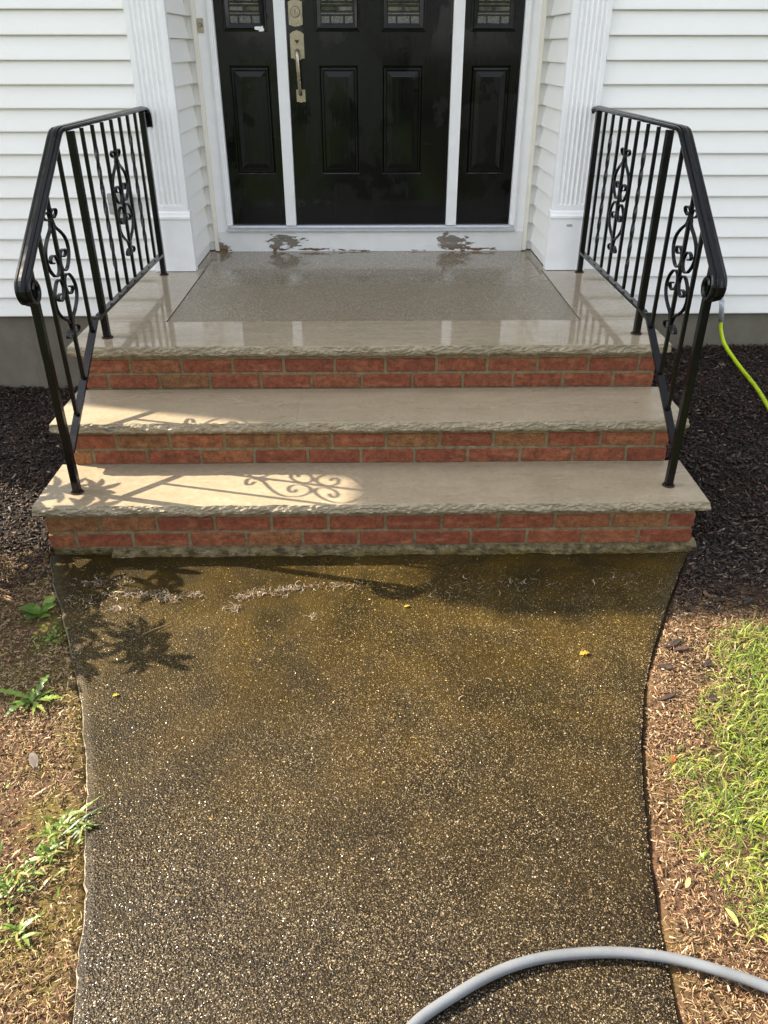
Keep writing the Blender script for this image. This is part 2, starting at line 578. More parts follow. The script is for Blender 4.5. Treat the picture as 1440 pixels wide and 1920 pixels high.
def rect(a, b):
    return [(-a/2, -b/2), (a/2, -b/2), (a/2, b/2), (-a/2, b/2)]

# ---------------------------------------------------------------- walkway outline
WY = np.array([-9, -4.0, -2.4, -1.671, -1.61, -1.475, -1.29, -1.136, -.958, -.773, -.583, -.336, -.196, -.02])
WL = np.array([-.60, -.60, -.575, -.594, -.607, -.636, -.686, -.731, -.789, -.859, -.948, -1.063, -1.134, -1.213])
RY = np.array([-9, -4.0, -2.4, -1.69, -1.597, -1.495, -1.367, -1.158, -.982, -.777, -.587, -.368, -.164, -.02])
RX = np.array([.60, .60, .585, .596, .609, .622, .643, .689, .733, .804, .887, 1.001, 1.116, 1.20])
def edge(y):
    return np.interp(y, WY, WL), np.interp(y, RY, RX)
GZ = -.03
def sstep(a, b, v):
    t = np.clip((v-a)/(b-a), 0, 1)
    return t*t*(3-2*t)
def gz(x, y):
    x = np.asarray(x, float); y = np.asarray(y, float)
    zl = -.040 - .064*np.clip(y/1.85, 0, 1)
    zr = -.042 + .158*np.clip((y+.35)/2.2, 0, 1)**1.15
    t = sstep(-.6, .6, x)
    z = zl*(1-t) + zr*t
    z = z + .012*np.sin(x*5.1+y*3.3)*np.sin(y*4.7-x*1.9) + .006*np.sin(x*17+1)*np.sin(y*15+x*6)
    z = z - .02*sstep(-2.5, -9, y)
    l, r = edge(np.clip(y, -9, -.02))
    inside = np.minimum(x-l, r-x)
    z = z - .10*sstep(-.004, .05, inside) * (y < .6)
    z = z - .008*np.exp(-((inside+.012)/.016)**2)*(x > 0)
    return z

# ---------------------------------------------------------------- ground sheet
gxs = np.unique(np.concatenate([np.linspace(-2.6, 2.6, 209), [-200, -80, -40, -20, -10, -6, -4.5, -3.5, -3, 3, 3.5, 4.5, 6, 10, 20, 40, 80, 200]]))
gys = np.unique(np.concatenate([np.linspace(-2.4, 2.0, 177), [-200, -80, -40, -20, -10, -7, -5, -4, -3.3, -2.8, 3, 5, 10, 20, 60, 200]]))
X, Y = np.meshgrid(gxs, gys)
Z = gz(X, Y)
nx, ny = len(gxs), len(gys)
V = np.stack([X.ravel(), Y.ravel(), Z.ravel()], 1)
ii = np.arange(nx*ny).reshape(ny, nx)
F = np.stack([ii[:-1, :-1].ravel(), ii[:-1, 1:].ravel(), ii[1:, 1:].ravel(), ii[1:, :-1].ravel()], 1)
ground = from_np('ground', V, F, 'soil', smooth=True)
tag(ground, 'brown bare soil and lawn around the front walkway', 'ground', kind='structure')

# ---------------------------------------------------------------- walkway slab
ys = np.concatenate([np.linspace(-8, -2.2, 20), np.linspace(-2.15, -.012, 110)])
us = np.linspace(0, 1, 61)
L_, R_ = edge(ys)
jit = np.array([mnoise.noise((0.3, y*9, 0))*.006 + mnoise.noise((5, y*40, 0))*.004 + mnoise.noise((5, y*110, 3))*.003 for y in ys])
jit2 = np.array([mnoise.noise((9.3, y*9, 0))*.006 for y in ys])
L_ = L_ + jit; R_ = R_ + jit2
Vt = []
def slab_h(x, y):
    return GZ + .0022*mnoise.noise((x*5, y*5, 3)) + .0008*mnoise.noise((x*10, y*10, 7))
for j, y in enumerate(ys):
    l, r = L_[j], R_[j]
    xs = l + .007 + us*(r-l-.014)
    row = [(l, y, GZ-.13), (l, y, GZ-.012), (l+.004, y, GZ-.004)]
    row += [(x, y, slab_h(x, y)) for x in xs]
    row += [(r-.004, y, GZ-.004), (r, y, GZ-.012), (r, y, GZ-.13)]
    Vt.append(row)
Vt = np.array(Vt)
nr, nc = Vt.shape[:2]
ii = np.arange(nr*nc).reshape(nr, nc)
F = np.stack([ii[:-1, :-1].ravel(), ii[:-1, 1:].ravel(), ii[1:, 1:].ravel(), ii[1:, :-1].ravel()], 1)
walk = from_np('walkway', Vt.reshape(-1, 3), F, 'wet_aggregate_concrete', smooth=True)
tag(walk, 'wet exposed aggregate concrete walkway leading up to the brick steps', 'walkway', kind='structure')
walk.data.materials.append(M['concrete_edge'])
colidx = np.tile(np.arange(nc-1), nr-1)
walk.data.polygons.foreach_set('material_index', (colidx < 2).astype(np.int32))

# scatter helper: many copies of a small template in one mesh
def scatter(name, T, TF, pos, rotz, tilt, scale, colors, mat, parent=None, kind='stuff', smooth=False, roll=None):
    T = np.asarray(T, float); TF = np.asarray(TF, int)
    N, k = len(pos), len(T)
    P = T[None]*np.asarray(scale)[:, None, :] if np.ndim(scale) == 2 else T[None]*np.asarray(scale)[:, None, None]
    if roll is not None:
        c, s = np.cos(roll)[:, None], np.sin(roll)[:, None]
        y = P[..., 1]*c - P[..., 2]*s; z = P[..., 1]*s + P[..., 2]*c
        P = np.stack([P[..., 0], y, z], -1)
    c, s = np.cos(tilt)[:, None], np.sin(tilt)[:, None]
    x = P[..., 0]*c - P[..., 2]*s; z = P[..., 0]*s + P[..., 2]*c
    P = np.stack([x, P[..., 1], z], -1)
    c, s = np.cos(rotz)[:, None], np.sin(rotz)[:, None]
    x = P[..., 0]*c - P[..., 1]*s; y = P[..., 0]*s + P[..., 1]*c
    P = np.stack([x, y, P[..., 2]], -1) + np.asarray(pos)[:, None, :]
    FF = (TF[None] + (np.arange(N)*k)[:, None, None]).reshape(-1, TF.shape[1])
    col = np.repeat(np.asarray(colors), k, 0)
    o = from_np(name, P.reshape(-1, 3), FF, mat, parent, smooth, col)
    if kind: o['kind'] = kind
    return o
def pick(N, palette, jit=.15):
    pal = np.array(palette)
    c = pal[rng.integers(0, len(pal), N)]
    return np.clip(c*(1+rng.normal(0, jit, (N, 1))), .002, .95)

# exposed pebbles
N = 340000
y = rng.uniform(-1.98, -.03, N)
l, r = edge(y)
x = l + .004 + rng.uniform(0, 1, N)*(r-l-.008)
ns = np.array([mnoise.noise((a*3.0, b*3.0, 1.5)) for a, b in zip(x, y)])
keep = rng.uniform(0, 1, N) < np.clip(.72 + .6*ns - .35*sstep(-.55, -.05, y), .12, 1)
x, y = x[keep], y[keep]
N = len(x)
T = [(math.cos(a)*(1+.2*math.sin(3*a)), math.sin(a), 0) for a in np.linspace(0, 2*math.pi, 5)[:-1]] + [(.15, -.1, .8)]
TF = [(i, (i+1) % 4, 4) for i in range(4)]
sx = np.clip(rng.lognormal(math.log(.00128), .32, N), .0007, .0036)
sc3 = np.stack([sx*rng.uniform(.9, 1.8, N), sx*rng.uniform(.7, 1.1, N), np.clip(sx*.46, 0, .0018)], 1)
cols = pick(N, [(.18, .128, .068), (.11, .073, .034), (.28, .215, .13), (.045, .029, .013), (.22, .158, .088), (.08, .052, .024), (.36, .295, .21), (.14, .096, .046), (.25, .19, .115), (.025, .016, .007)], .25)
alg = np.clip(.24 + sstep(-1.6, -.3, y)*.54 + .22*np.array([mnoise.noise((a*3.1, b*3.1, 9.5)) for a, b in zip(x, y)]), 0, .75)[:, None]
alg = alg*rng.uniform(.55, 1.0, (N, 1))
cols = cols*(1-alg) + np.array([[.20, .132, .034]])*alg*rng.lognormal(-.15, .75, (N, 1))
pz = np.array([slab_h(a, b) for a, b in zip(x, y)]) - .0003
scatter('aggregate', T, TF, np.stack([x, y, pz], 1), rng.uniform(0, 6.28, N), rng.normal(0, .22, N), sc3, cols, 'wet_pebbles', walk)

# ---------------------------------------------------------------- brick steps
U, CO = .2107, .0684
z1, z2, z3, TH = .188, .380, .573, .048
steps = thing('brick_steps', (0, 0, GZ), 'three red brick steps with split-face limestone treads below the front door', 'steps')
SL = root_loc(steps)
def rock_slab(name, length, depth, ztop, mp, nl=420, ends=(True, True), seed=0, mat='damp_limestone', amp=.011):
    """slab with one split (rough) long edge; mp maps (l, d) to world x, y; d=0 is the rough edge"""
    rows = 9
    V = []; F = []
    per = rows+3
    for i in range(nl+1):
        l = length*i/nl
        e = mnoise.noise((l*22, seed, 0))*.0025 + mnoise.noise((l*70, seed, 4))*.0012
        pts = [(depth, 0.0)]
        pts.append((e+.0025, 0.0))
        for k in range(rows):
            t = (k+.35)/rows
            p = (l*16, t*2.2+seed, seed*3.1)
            h = mnoise.noise(p)*.5 + abs(mnoise.noise((l*34+t*5, t*4, seed+7)))*1.0 + abs(mnoise.noise((l*11-t*1.5, t*1.2, seed+2)))*.8 + mnoise.noise((l*95, t*9, seed+3))*.35 - .2
            bul = math.sin(math.pi*min(1, t*1.05))*.006
            d = e - bul + (h + .55*abs(mnoise.noise((l*5.5+t*.7, t*.9, seed+9))) - .15)*amp*(0.35+.65*min(1, t*3)) + (.012*max(0, t-.72)/.28)
            pts.append((d, -TH*t*(1+.16*mnoise.noise((l*9, seed, 5))*t+.10*mnoise.noise((l*34, seed, 6))*t)))
        pts.append((depth, -TH))
        endshift = 0
        for k, (d, zz) in enumerate(pts):
            ll = l
            if i == 0 and ends[0]: ll = l + .007*mnoise.noise((d*30, zz*60, seed)) - .004*math.sin(math.pi*min(1, -zz/TH))
            if i == nl and ends[1]: ll = l + .007*mnoise.noise((d*30, zz*60, seed+5)) + .004*math.sin(math.pi*min(1, -zz/TH))
            xx, yy = mp(ll, d)
            V.append((xx, yy, ztop+zz))
    a = np.array([mp(0, 0), mp(1, 0), mp(0, 1)])
    flip = np.cross(np.append(a[1]-a[0], 0), np.append(a[2]-a[0], 0))[2] < 0
    mats = []
    for i in range(nl):
        for k in range(per-1):
            p = i*per+k
            f = (p, p+per, p+per+1, p+1)
            F.append(f if flip else f[::-1])
            mats.append(0 if k == 0 else 1)
        p = i*per+per-1
        f = (p, p+per, i*per+per, i*per)
        F.append(f if flip else f[::-1]); mats.append(1)
    F.append(tuple(range(per)) if not flip else tuple(range(per))[::-1]); mats.append(1)
    t0 = nl*per
    F.append(tuple(range(t0, t0+per))[::-1] if not flip else tuple(range(t0, t0+per))); mats.append(1)
    o = from_np(name, np.array(V), F, mat, steps)
    o.data.materials.append(M['split_limestone'])
    o.data.polygons.foreach_set('material_index', np.array(mats, np.int32))
    bm = bmesh.new(); bm.from_mesh(o.data); bmesh.ops.recalc_face_normals(bm, faces=bm.faces); bm.to_mesh(o.data); bm.free()
    return o
HW = 1.222
# the bottom and the middle tread; the middle one has a butt joint left of centre
rock_slab('tread', 2*HW+.012, .335, z1, lambda l, d: (-HW-.003+l, -.024+d), 520, seed=1.3)
SPL = -.288
rock_slab('tread', HW+SPL-.0003, .345, z2, lambda l, d: (-HW+l, .272+d), 260, ends=(True, False), seed=4.1)
rock_slab('tread', HW-SPL-.0003, .345, z2, lambda l, d: (SPL+.0003+l, .272+d), 300, ends=(False, True), seed=6.2)
rock_slab('tread', 2*HW, .335, z3, lambda l, d: (-HW+l, .593+d), 520, seed=8.7, mat='wet_limestone')
IXL, IXR, IY0 = -.898, .930, .932
o = rock_slab('border_stone', 1.885-IY0, IXL-.002+HW, z3, lambda l, d: (-HW+d, IY0+l), 200, ends=(False, False), seed=11.1, mat='wet_limestone')
o = rock_slab('border_stone', 1.885-IY0, HW-IXR-.002, z3, lambda l, d: (HW-d, IY0+l), 200, ends=(False, False), seed=13.1, mat='wet_limestone')
# inset panel running into the entry recess
bm = bmesh.new()
box(bm, IXL+.003, IXR-.003, IY0, 1.86, z3-TH, z3-.003)
box(bm, -.965, .970, 1.8605, 2.34, z3-TH, z3-.003)
from_bm('inset_panel', bm, 'wet_pebble_concrete', steps)

E1, E2, E3 = 1.203, 1.172, 1.186
def brick_mesh(name, ln, seed, ht=CO-.0112, dp=.092):
    bm = bmesh.new()
    box(bm, 0, ln, 0, dp, 0, ht)
    bmesh.ops.bevel(bm, geom=list(bm.edges), offset=.0035, segments=1, affect='EDGES')
    rr = random.Random(seed)
    off = [rr.uniform(-.0016, .0016) for _ in range(3)]
    for v_ in bm.verts:
        p = v_.co
        v_.co = p + Vector((mnoise.noise((p.x*30+seed, p.y*30, p.z*60))*.0022, mnoise.noise((p.x*18, seed, p.z*40))*.0022, mnoise.noise((p.x*25, p.y*20, seed))*.0022))
    bmesh.ops.recalc_face_normals(bm, faces=bm.faces)
    me = bpy.data.meshes.new(name); bm.to_mesh(me); bm.free()
    me.materials.append(M['brick'])
    return me
BL = U-.012
stretchers = [brick_mesh('brick', BL, 3.7*i+1) for i in range(7)]
cuts = {}
def put_brick(x0, x1, y, z, axis='x', sgn=1):
    ln = x1-x0
    if abs(ln-BL) < .002:
        me = random.choice(stretchers)
    else:
        key = round(ln, 3)
        if key not in cuts:
            cuts[key] = brick_mesh('brick', ln, ln*97)
        me = cuts[key]
    o = bpy.data.objects.new('brick', me)
    C.objects.link(o); o.parent = steps
    if axis == 'x':
        o.location = Vector((x0, y+random.uniform(-.0015, .0015), z+random.uniform(-.001, .001))) - SL
        o.rotation_euler = (random.uniform(-.008, .008), random.uniform(-.004, .004), random.uniform(-.004, .004))
    else:   # along y; outer face towards sgn*x
        if sgn > 0:
            o.rotation_euler = (0, 0, math.pi/2); o.location = Vector((y, x0, z)) - SL
        else:
            o.rotation_euler = (0, 0, -math.pi/2); o.location = Vector((y, x1, z)) - SL
    return o
def course(lo, hi, j, y, z, axis='x', sgn=1):
    k = math.floor((lo-j)/U)-1
    while True:
        a = j+k*U+.006; b = a+BL
        k += 1
        if a > hi: break
        a2, b2 = max(a, lo), min(b, hi)
        if b2-a2 < .035: continue
        put_brick(a2, b2, y, z, axis, sgn)
G_ = .0095
for (zt, y0, e, j) in ((z1, 0.0, E1, -1.0051), (z2, .305, E2, -.9964), (z3, .621, E3, -.9926)):
    zb = zt-TH-G_-CO+.0045
    course(-e, e, j, y0, zb)
    course(-e, e, j-U*.47, y0, zb-CO)
# part of a third course left of the parging
put_brick(-1.188, -.978, .004, -.0125-.0577)
# sides
for sgn in (-1, 1):
    for (zt, ya, yb, e) in ((z1, .103, .305, E1), (z2, .408, .621, E2), (z3, .724, 1.868, E3)):
        zb = zt-TH-G_-CO+.0045
        n = 0
        while zb > -.17:
            course(ya, yb-.006, ya-(.005 if n % 2 else .11), sgn*e, zb, 'y', sgn)
            zb -= CO; n += 1
# mortar core
bm = bmesh.new()
i_ = .0045
box(bm, -E1+i_, E1-i_, i_, .300, -.16, z1-TH-.001)
box(bm, -E2+i_, E2-i_, .305+i_, .618, -.16, z2-TH-.001)
box(bm, -E3+i_, E3-i_, .621+i_, 1.868, -.16, z3-TH-.001)
from_bm('mortar', bm, 'mortar', steps)
# parging along the foot of the bottom riser
nl = 380
V = []; F = []
xa, xb = -.972, E1+.022
for i in range(nl+1):
    x = xa + (xb-xa)*i/nl
    a = mnoise.noise((x*7, 1, 2))*.008 + mnoise.noise((x*30, 5, 2))*.007 + mnoise.noise((x*85, 5, 2))*.004
    b = mnoise.noise((x*9, 8, 2))*.012 + mnoise.noise((x*36, 9, 2))*.008 + mnoise.noise((x*90, 9, 2))*.004
    V += [(x, .02, -.006+a*.5), (x, -.003+a*.3, -.008+a*.6), (x, -.016+b*.4, -.012+a), (x, -.026+b*.7, -.0205+b*.25), (x, -.031+b, -.036), (x, .02, -.05)]
for i in range(nl):
    for k in range(5):
        p = i*6+k
        F.append((p, p+1, p+7, p+6))
F.append(tuple(range(6))); F.append(tuple(range(nl*6, nl*6+6))[::-1])
from_np('mortar_fillet', np.array(V), F, 'mortar', steps)
bm = bmesh.new()
bmesh.ops.create_icosphere(bm, subdivisions=3, radius=1)
for v_ in bm.verts:
    p = v_.co.copy()
    v_.co = Vector((E1+.004+p.x*.030, .012+p.y*.04, -.022+p.z*.030)) + p*mnoise.noise(p*2.3)*.010
from_bm('mortar_lump', bm, 'mortar', steps)

# ---------------------------------------------------------------- house
HY = 1.875
DY = 2.358
EX = .1029
ZS = .3249
HX0, HX1 = -6.38, 5.4
EAVE = 5.46
house = thing('house', (0, HY, 0), 'white clapboard house with a black front door set back between fluted pilasters', 'house')
HL = root_loc(house)
def siding_mesh(length):
    e = EX
    prof = [(.004, .0012), (-.0185, .0), (-.0208, .002), (-.0208, .007), (-.0030, e-.0008), (.004, e-.0008)]
    bm = bmesh.new(); prism_x(bm, prof, 0, length)
    bmesh.ops.recalc_face_normals(bm, faces=bm.faces)
    me = bpy.data.meshes.new('siding_board'); bm.to_mesh(me); bm.free()
    me.materials.append(M['vinyl'])
    return me
def put_board(me, loc, rz=0):
    o = bpy.data.objects.new('siding_board', me)
    C.objects.link(o); o.parent = house
    o.location = Vector(loc)-HL
    o.rotation_euler = (0, 0, rz)
PLX0, PLX1 = -1.130, -.950      # left pilaster
PRX0, PRX1 = .957, 1.137
meL = siding_mesh(PLX0-.006-HX0)
meR = siding_mesh(HX1-PRX1-.006)
NB = 24
for k in range(NB):
    put_board(meL, (HX0, HY, ZS+k*EX))
    put_board(meR, (PRX1+.006, HY, ZS+k*EX))
# recess walls: side returns and the narrow strips beside the door casing
RXL, RXR = -.962, .970
zr0 = z3+.004
meS = siding_mesh(DY-HY-.012)
meN = siding_mesh(.046)
nrec = 21
for k in range(nrec):
    z = z3 + .002 + (k-.55)*EX
    if k == 0:
        continue
    put_board(meS, (RXL, HY+.006, z), math.pi/2)
    put_board(meS, (RXR, DY-.006, z), -math.pi/2)
    put_board(meN, (RXL+.004, DY, z))
    put_board(meN, (RXR-.05, DY, z))
e = .45*EX          # lowest cut boards of the recess
for (x0, x1, y0, y1) in ((RXL-.004, RXL+.012, HY+.006, DY-.006), (RXR-.012, RXR+.004, HY+.006, DY-.006), (RXL+.013, RXL+.05, DY-.012, DY), (RXR-.05, RXR-.013, DY-.012, DY)):
    box_obj('siding_board', (x0, x1, y0, y1, z3+.002, z3+.002+e-.001), 'vinyl', house, .001)
# backing walls
bm = bmesh.new()
box(bm, HX0+.01, RXL-.005, HY+.005, HY+.12, ZS, EAVE)
box(bm, RXR+.005, HX1-.01, HY+.005, HY+.12, ZS, EAVE)
box(bm, RXL-.12, RXL-.005, HY+.121, DY+.10, -.1, EAVE)
box(bm, RXR+.005, RXR+.12, HY+.121, DY+.10, -.1, EAVE)
box(bm, RXL-.004, RXR+.004, DY+.07, DY+.10, -.1, EAVE)
box(bm, RXL-.004, RXR+.004, HY+.005, DY+.069, 2.86, EAVE)
box(bm, HX0+.012, HX0+.12, HY+.121, HY+8, -.1, EAVE)
box(bm, HX1-.12, HX1-.012, HY+.121, HY+8, -.1, EAVE)
box(bm, HX0+.012, HX1-.012, HY+8.001, HY+8.1, -.1, EAVE)
from_bm('wall', bm, 'vinyl', house)
bm = bmesh.new()
for k in range(NB, int((EAVE-ZS)/EX)):
    z = ZS+k*EX
    for a, b in ((HX0, PLX0-.006), (PRX1+.006, HX1)):
        prism_x(bm, [(HY+.004, z), (HY-.014, z), (HY-.003, z+EX-.001), (HY+.004, z+EX-.001)], a, b)
o = from_bm('upper_siding', bm, 'vinyl', house); o['kind'] = 'stuff'
# corner boards, foundation, eaves and roof
box_obj('corner_board', (HX0-.02, HX0+.009, HY-.02, HY+.10, ZS, EAVE), 'white_trim', house)
box_obj('corner_board', (HX1-.009, HX1+.02, HY-.02, HY+.10, ZS, EAVE), 'white_trim', house)
bm = bmesh.new()
box(bm, HX0, -1.0, HY+.006, HY+.15, -.6, ZS-.002)
box(bm, 1.0, HX1, HY+.006, HY+.15, -.6, ZS-.002)
from_bm('foundation', bm, 'foundation_concrete', house, bevel=.004)
EY = 1.446
box_obj('soffit', (HX0-.02, HX1+.02, EY+.02, HY+.004, EAVE, EAVE+.02), 'white_trim', house)
box_obj('rake_return', (HX0-.019, HX0+.009, EY+.0195, HY+.019, EAVE+.0205, EAVE+.17), 'white_trim', house)
box_obj('rake_return', (HX1-.009, HX1+.019, EY+.0195, HY+.019, EAVE+.0205, EAVE+.17), 'white_trim', house)
box_obj('fascia', (HX0-.02, HX1+.02, EY, EY+.019, EAVE-.01, EAVE+.17), 'white_trim', house)
bm = bmesh.new()
rz = EAVE+.17
ymid = HY+4
for (ya, yb) in ((EY-.03, ymid), (HY+8.55, ymid)):
    prism_x(bm, [(ya, rz), (ya, rz+.03), (yb, rz+.03+.55*abs(yb-ya)), (yb, rz+.55*abs(yb-ya))], HX0-.03, HX1+.03)
from_bm('roof', bm, 'roof_shingle', house)
bm = bmesh.new()
for xa in (HX0+.012, HX1-.12):
    a = [bm.verts.new((xa, HY+.02, EAVE+.02)), bm.verts.new((xa, HY+7.98, EAVE+.02)), bm.verts.new((xa, ymid, EAVE+2.2))]
    b = [bm.verts.new((v_.co.x+.1, v_.co.y, v_.co.z)) for v_ in a]
    bm.faces.new(a); bm.faces.new(b[::-1])
    for i in range(3):
        bm.faces.new((a[i], b[i], b[(i+1) % 3], a[(i+1) % 3]))
from_bm('gable', bm, 'vinyl', house)

# pilasters
def pilaster(x0, x1, px0, px1):
    root = bpy.data.objects.new('pilaster', None)
    C.objects.link(root); root.parent = house
    yf = HY-.038
    w_ = x1-x0
    nf = 6
    m0 = .019
    nxs = 91
    xs = np.linspace(0, w_, nxs)
    zs = np.concatenate([[.86, .895], np.linspace(.900, .925, 14), [1.5, 2.8]])
    Vv = []
    pw = (w_-2*m0)/nf
    for zv in zs:
        for xx in xs:
            d = 0.0
            if m0 < xx < w_-m0:
                t = ((xx-m0) % pw)/pw
                c = (t-.5)/.36
                zz = (zv-.913)/(pw*.36)
                rr = abs(c) if zz >= 0 else math.hypot(c, zz)
                if rr < 1:
                    d = .0065*math.sqrt(1-rr*rr)
            Vv.append((x0+xx, yf+d, zv))
    n0 = len(Vv)
    ii = np.arange(n0).reshape(len(zs), nxs)
    Ff = [tuple(int(q_) for q_ in f) for f in np.stack([ii[:-1, :-1].ravel(), ii[:-1, 1:].ravel(), ii[1:, 1:].ravel(), ii[1:, :-1].ravel()], 1)]
    Vv += [(x0, HY+.004, .86), (x1, HY+.004, .86), (x0, HY+.004, 2.8), (x1, HY+.004, 2.8)]
    for (cc, b0, b1) in ((0, n0, n0+2), (nxs-1, n0+1, n0+3)):
        colv = [int(ii[r_, cc]) for r_ in range(len(zs))]
        Ff.append(tuple(colv + [b1, b0]) if cc else tuple(([b0, b1] + colv[::-1])))
    from_np('fluted_shaft', np.array(Vv), Ff, 'white_trim', root)
    o = box_obj('base_block', (px0, px1, yf-.012, HY+.003, z3+.003, .838), 'white_trim', root, .002)
    bm = bmesh.new()
    prism_x(bm, [(HY+.003, .8385), (yf-.013, .8385), (yf-.017, .842), (yf-.017, .853), (yf-.010, .861), (yf-.006, .872), (yf-.0005, .878), (HY+.003, .878)], px0-.001, px1+.001)
    from_bm('base_moulding', bm, 'white_trim', root)
    return root
pl = pilaster(PLX0, PLX1, -1.150, -.936)
pr = pilaster(PRX0, PRX1, .944, 1.158)
box_obj('paint_patch', (1.035, 1.063, HY-.0516, HY-.0496, .800, .812), 'grey_plastic', pr, 0)
# trim where the recess meets the pilasters, inside corners, strips by the casing
def part_box(name, b, mat='white_trim', parent=house, bevel=.0025):
    return box_obj(name, b, mat, parent, bevel)
part_box('return_trim', (RXL-.004, RXL+.020, HY-.036, HY+.0055, z3+.003, 2.8))
part_box('return_trim', (RXR-.020, RXR+.004, HY-.036, HY+.0055, z3+.003, 2.8))
part_box('inside_corner', (RXL+.0005, RXL+.016, DY-.018, DY-.0045, z3+.003, 2.8), 'cream_trim')
part_box('inside_corner', (RXR-.016, RXR-.0005, DY-.018, DY-.0045, z3+.003, 2.8), 'white_trim')
part_box('casing_channel', (-.912, -.890, DY-.045, DY-.002, z3+.003, 2.8), 'cream_trim')
part_box('casing_channel', (.899, .921, DY-.045, DY-.002, z3+.003, 2.8), 'cream_trim')
def casing(x0, x1, xm, name='door_casing'):
    r_ = part_box(name, (x0, x1, DY-.034, DY+.02, .682, 2.8))
    lo, hi = min(xm), max(xm)
    bm = bmesh.new()
    s = 1 if xm[1] > xm[0] else -1
    a = xm[0]; wd = hi-lo
    pts = [(a, DY-.030), (a, DY-.046), (a+s*wd*.30, DY-.046), (a+s*wd*.36, DY-.038), (a+s*wd*.62, DY-.036), (a+s*wd*.70, DY-.028), (a+s*wd, DY-.026), (a+s*wd, DY+.02), (a, DY+.02)]
    prism_z(bm, pts, .7165, 2.8)
    from_bm('brick_mould', bm, 'white_trim', r_)
casing(-.8895, -.8305, (-.830, -.803))
casing(.8435, .8985, (.843, .816))

# threshold and rotten sill board
bm = bmesh.new()
prism_x(bm, [(DY+.03, .685), (DY-.055, .685), (DY-.058, .688), (DY-.058, .697), (DY-.052, .7005), (DY-.03, .7045), (DY-.024, .713), (DY+.03, .715)], -.832, .845)
from_bm('threshold', bm, 'aluminium', house)
nxx, nzz = 60, 6
bm = bmesh.new(); box(bm, -.8885, .8975, DY-.040, DY+.03, z3-.002, .6835)
from_bm('sill_board', bm, 'peeling_board', house, bevel=.002)

# mullions
for x in (-.460, .472):
    part_box('mullion', (x-.029, x+.029, DY-.034, DY+.03, .7162, 2.8))

# ---- door leaves
def ring_panel(bm, x0, x1, z0, z1, prof, y):
    """nested rectangles; prof = list of (inset, depth towards camera)"""
    rings = []
    for ins, d in prof:
        rings.append([bm.verts.new((a, y-d, b)) for a, b in ((x0+ins, z0+ins), (x1-ins, z0+ins), (x1-ins, z1-ins), (x0+ins, z1-ins))])
    for r0, r1 in zip(rings, rings[1:]):
        for i in range(4):
            j = (i+1) % 4
            bm.faces.new((r0[i], r0[j], r1[j], r1[i]))
    bm.faces.new(rings[-1])
def frame_with_holes(bm, x0, x1, z0, z1, holes, yf, yb):
    """a board x0..x1, z0..z1 with rectangular holes, built of butted boxes by splitting into a grid"""
    xs = sorted({x0, x1, *[h[0] for h in holes], *[h[1] for h in holes]})
    zs = sorted({z0, z1, *[h[2] for h in holes], *[h[3] for h in holes]})
    vf = {}
    def vert(x, y, z):
        k = (round(x, 5), round(y, 5), round(z, 5))
        if k not in vf: vf[k] = bm.verts.new((x, y, z))
        return vf[k]
    def solid(a, b, c, d):
        mx, mz = (a+b)/2, (c+d)/2
        return not any(h[0] < mx < h[1] and h[2] < mz < h[3] for h in holes)
    for a, b in zip(xs, xs[1:]):
        for c, d in zip(zs, zs[1:]):
            if solid(a, b, c, d):
                bm.faces.new((vert(a, yf, c), vert(b, yf, c), vert(b, yf, d), vert(a, yf, d)))
    for (h0, h1, g0, g1) in holes:
        for (p, q_) in (((h0, g0), (h1, g0)), ((h1, g0), (h1, g1)), ((h1, g1), (h0, g1)), ((h0, g1), (h0, g0))):
            bm.faces.new((vert(p[0], yf, p[1]), vert(q_[0], yf, q_[1]), vert(q_[0], yb, q_[1]), vert(p[0], yb, p[1])))
    for (p, q_) in (((x0, z0), (x1, z0)), ((x1, z0), (x1, z1)), ((x1, z1), (x0, z1)), ((x0, z1), (x0, z0))):
        bm.faces.new((vert(p[0], yf, p[1]), vert(q_[0], yf, q_[1]), vert(q_[0], yb, q_[1]), vert(p[0], yb, p[1])))
PANEL = [(0, -.010), (.006, -.0105), (.012, -.004), (.022, -.0035), (.026, -.009), (.030, -.009), (.052, -.001), (.055, -.0005)]
GLF = .028
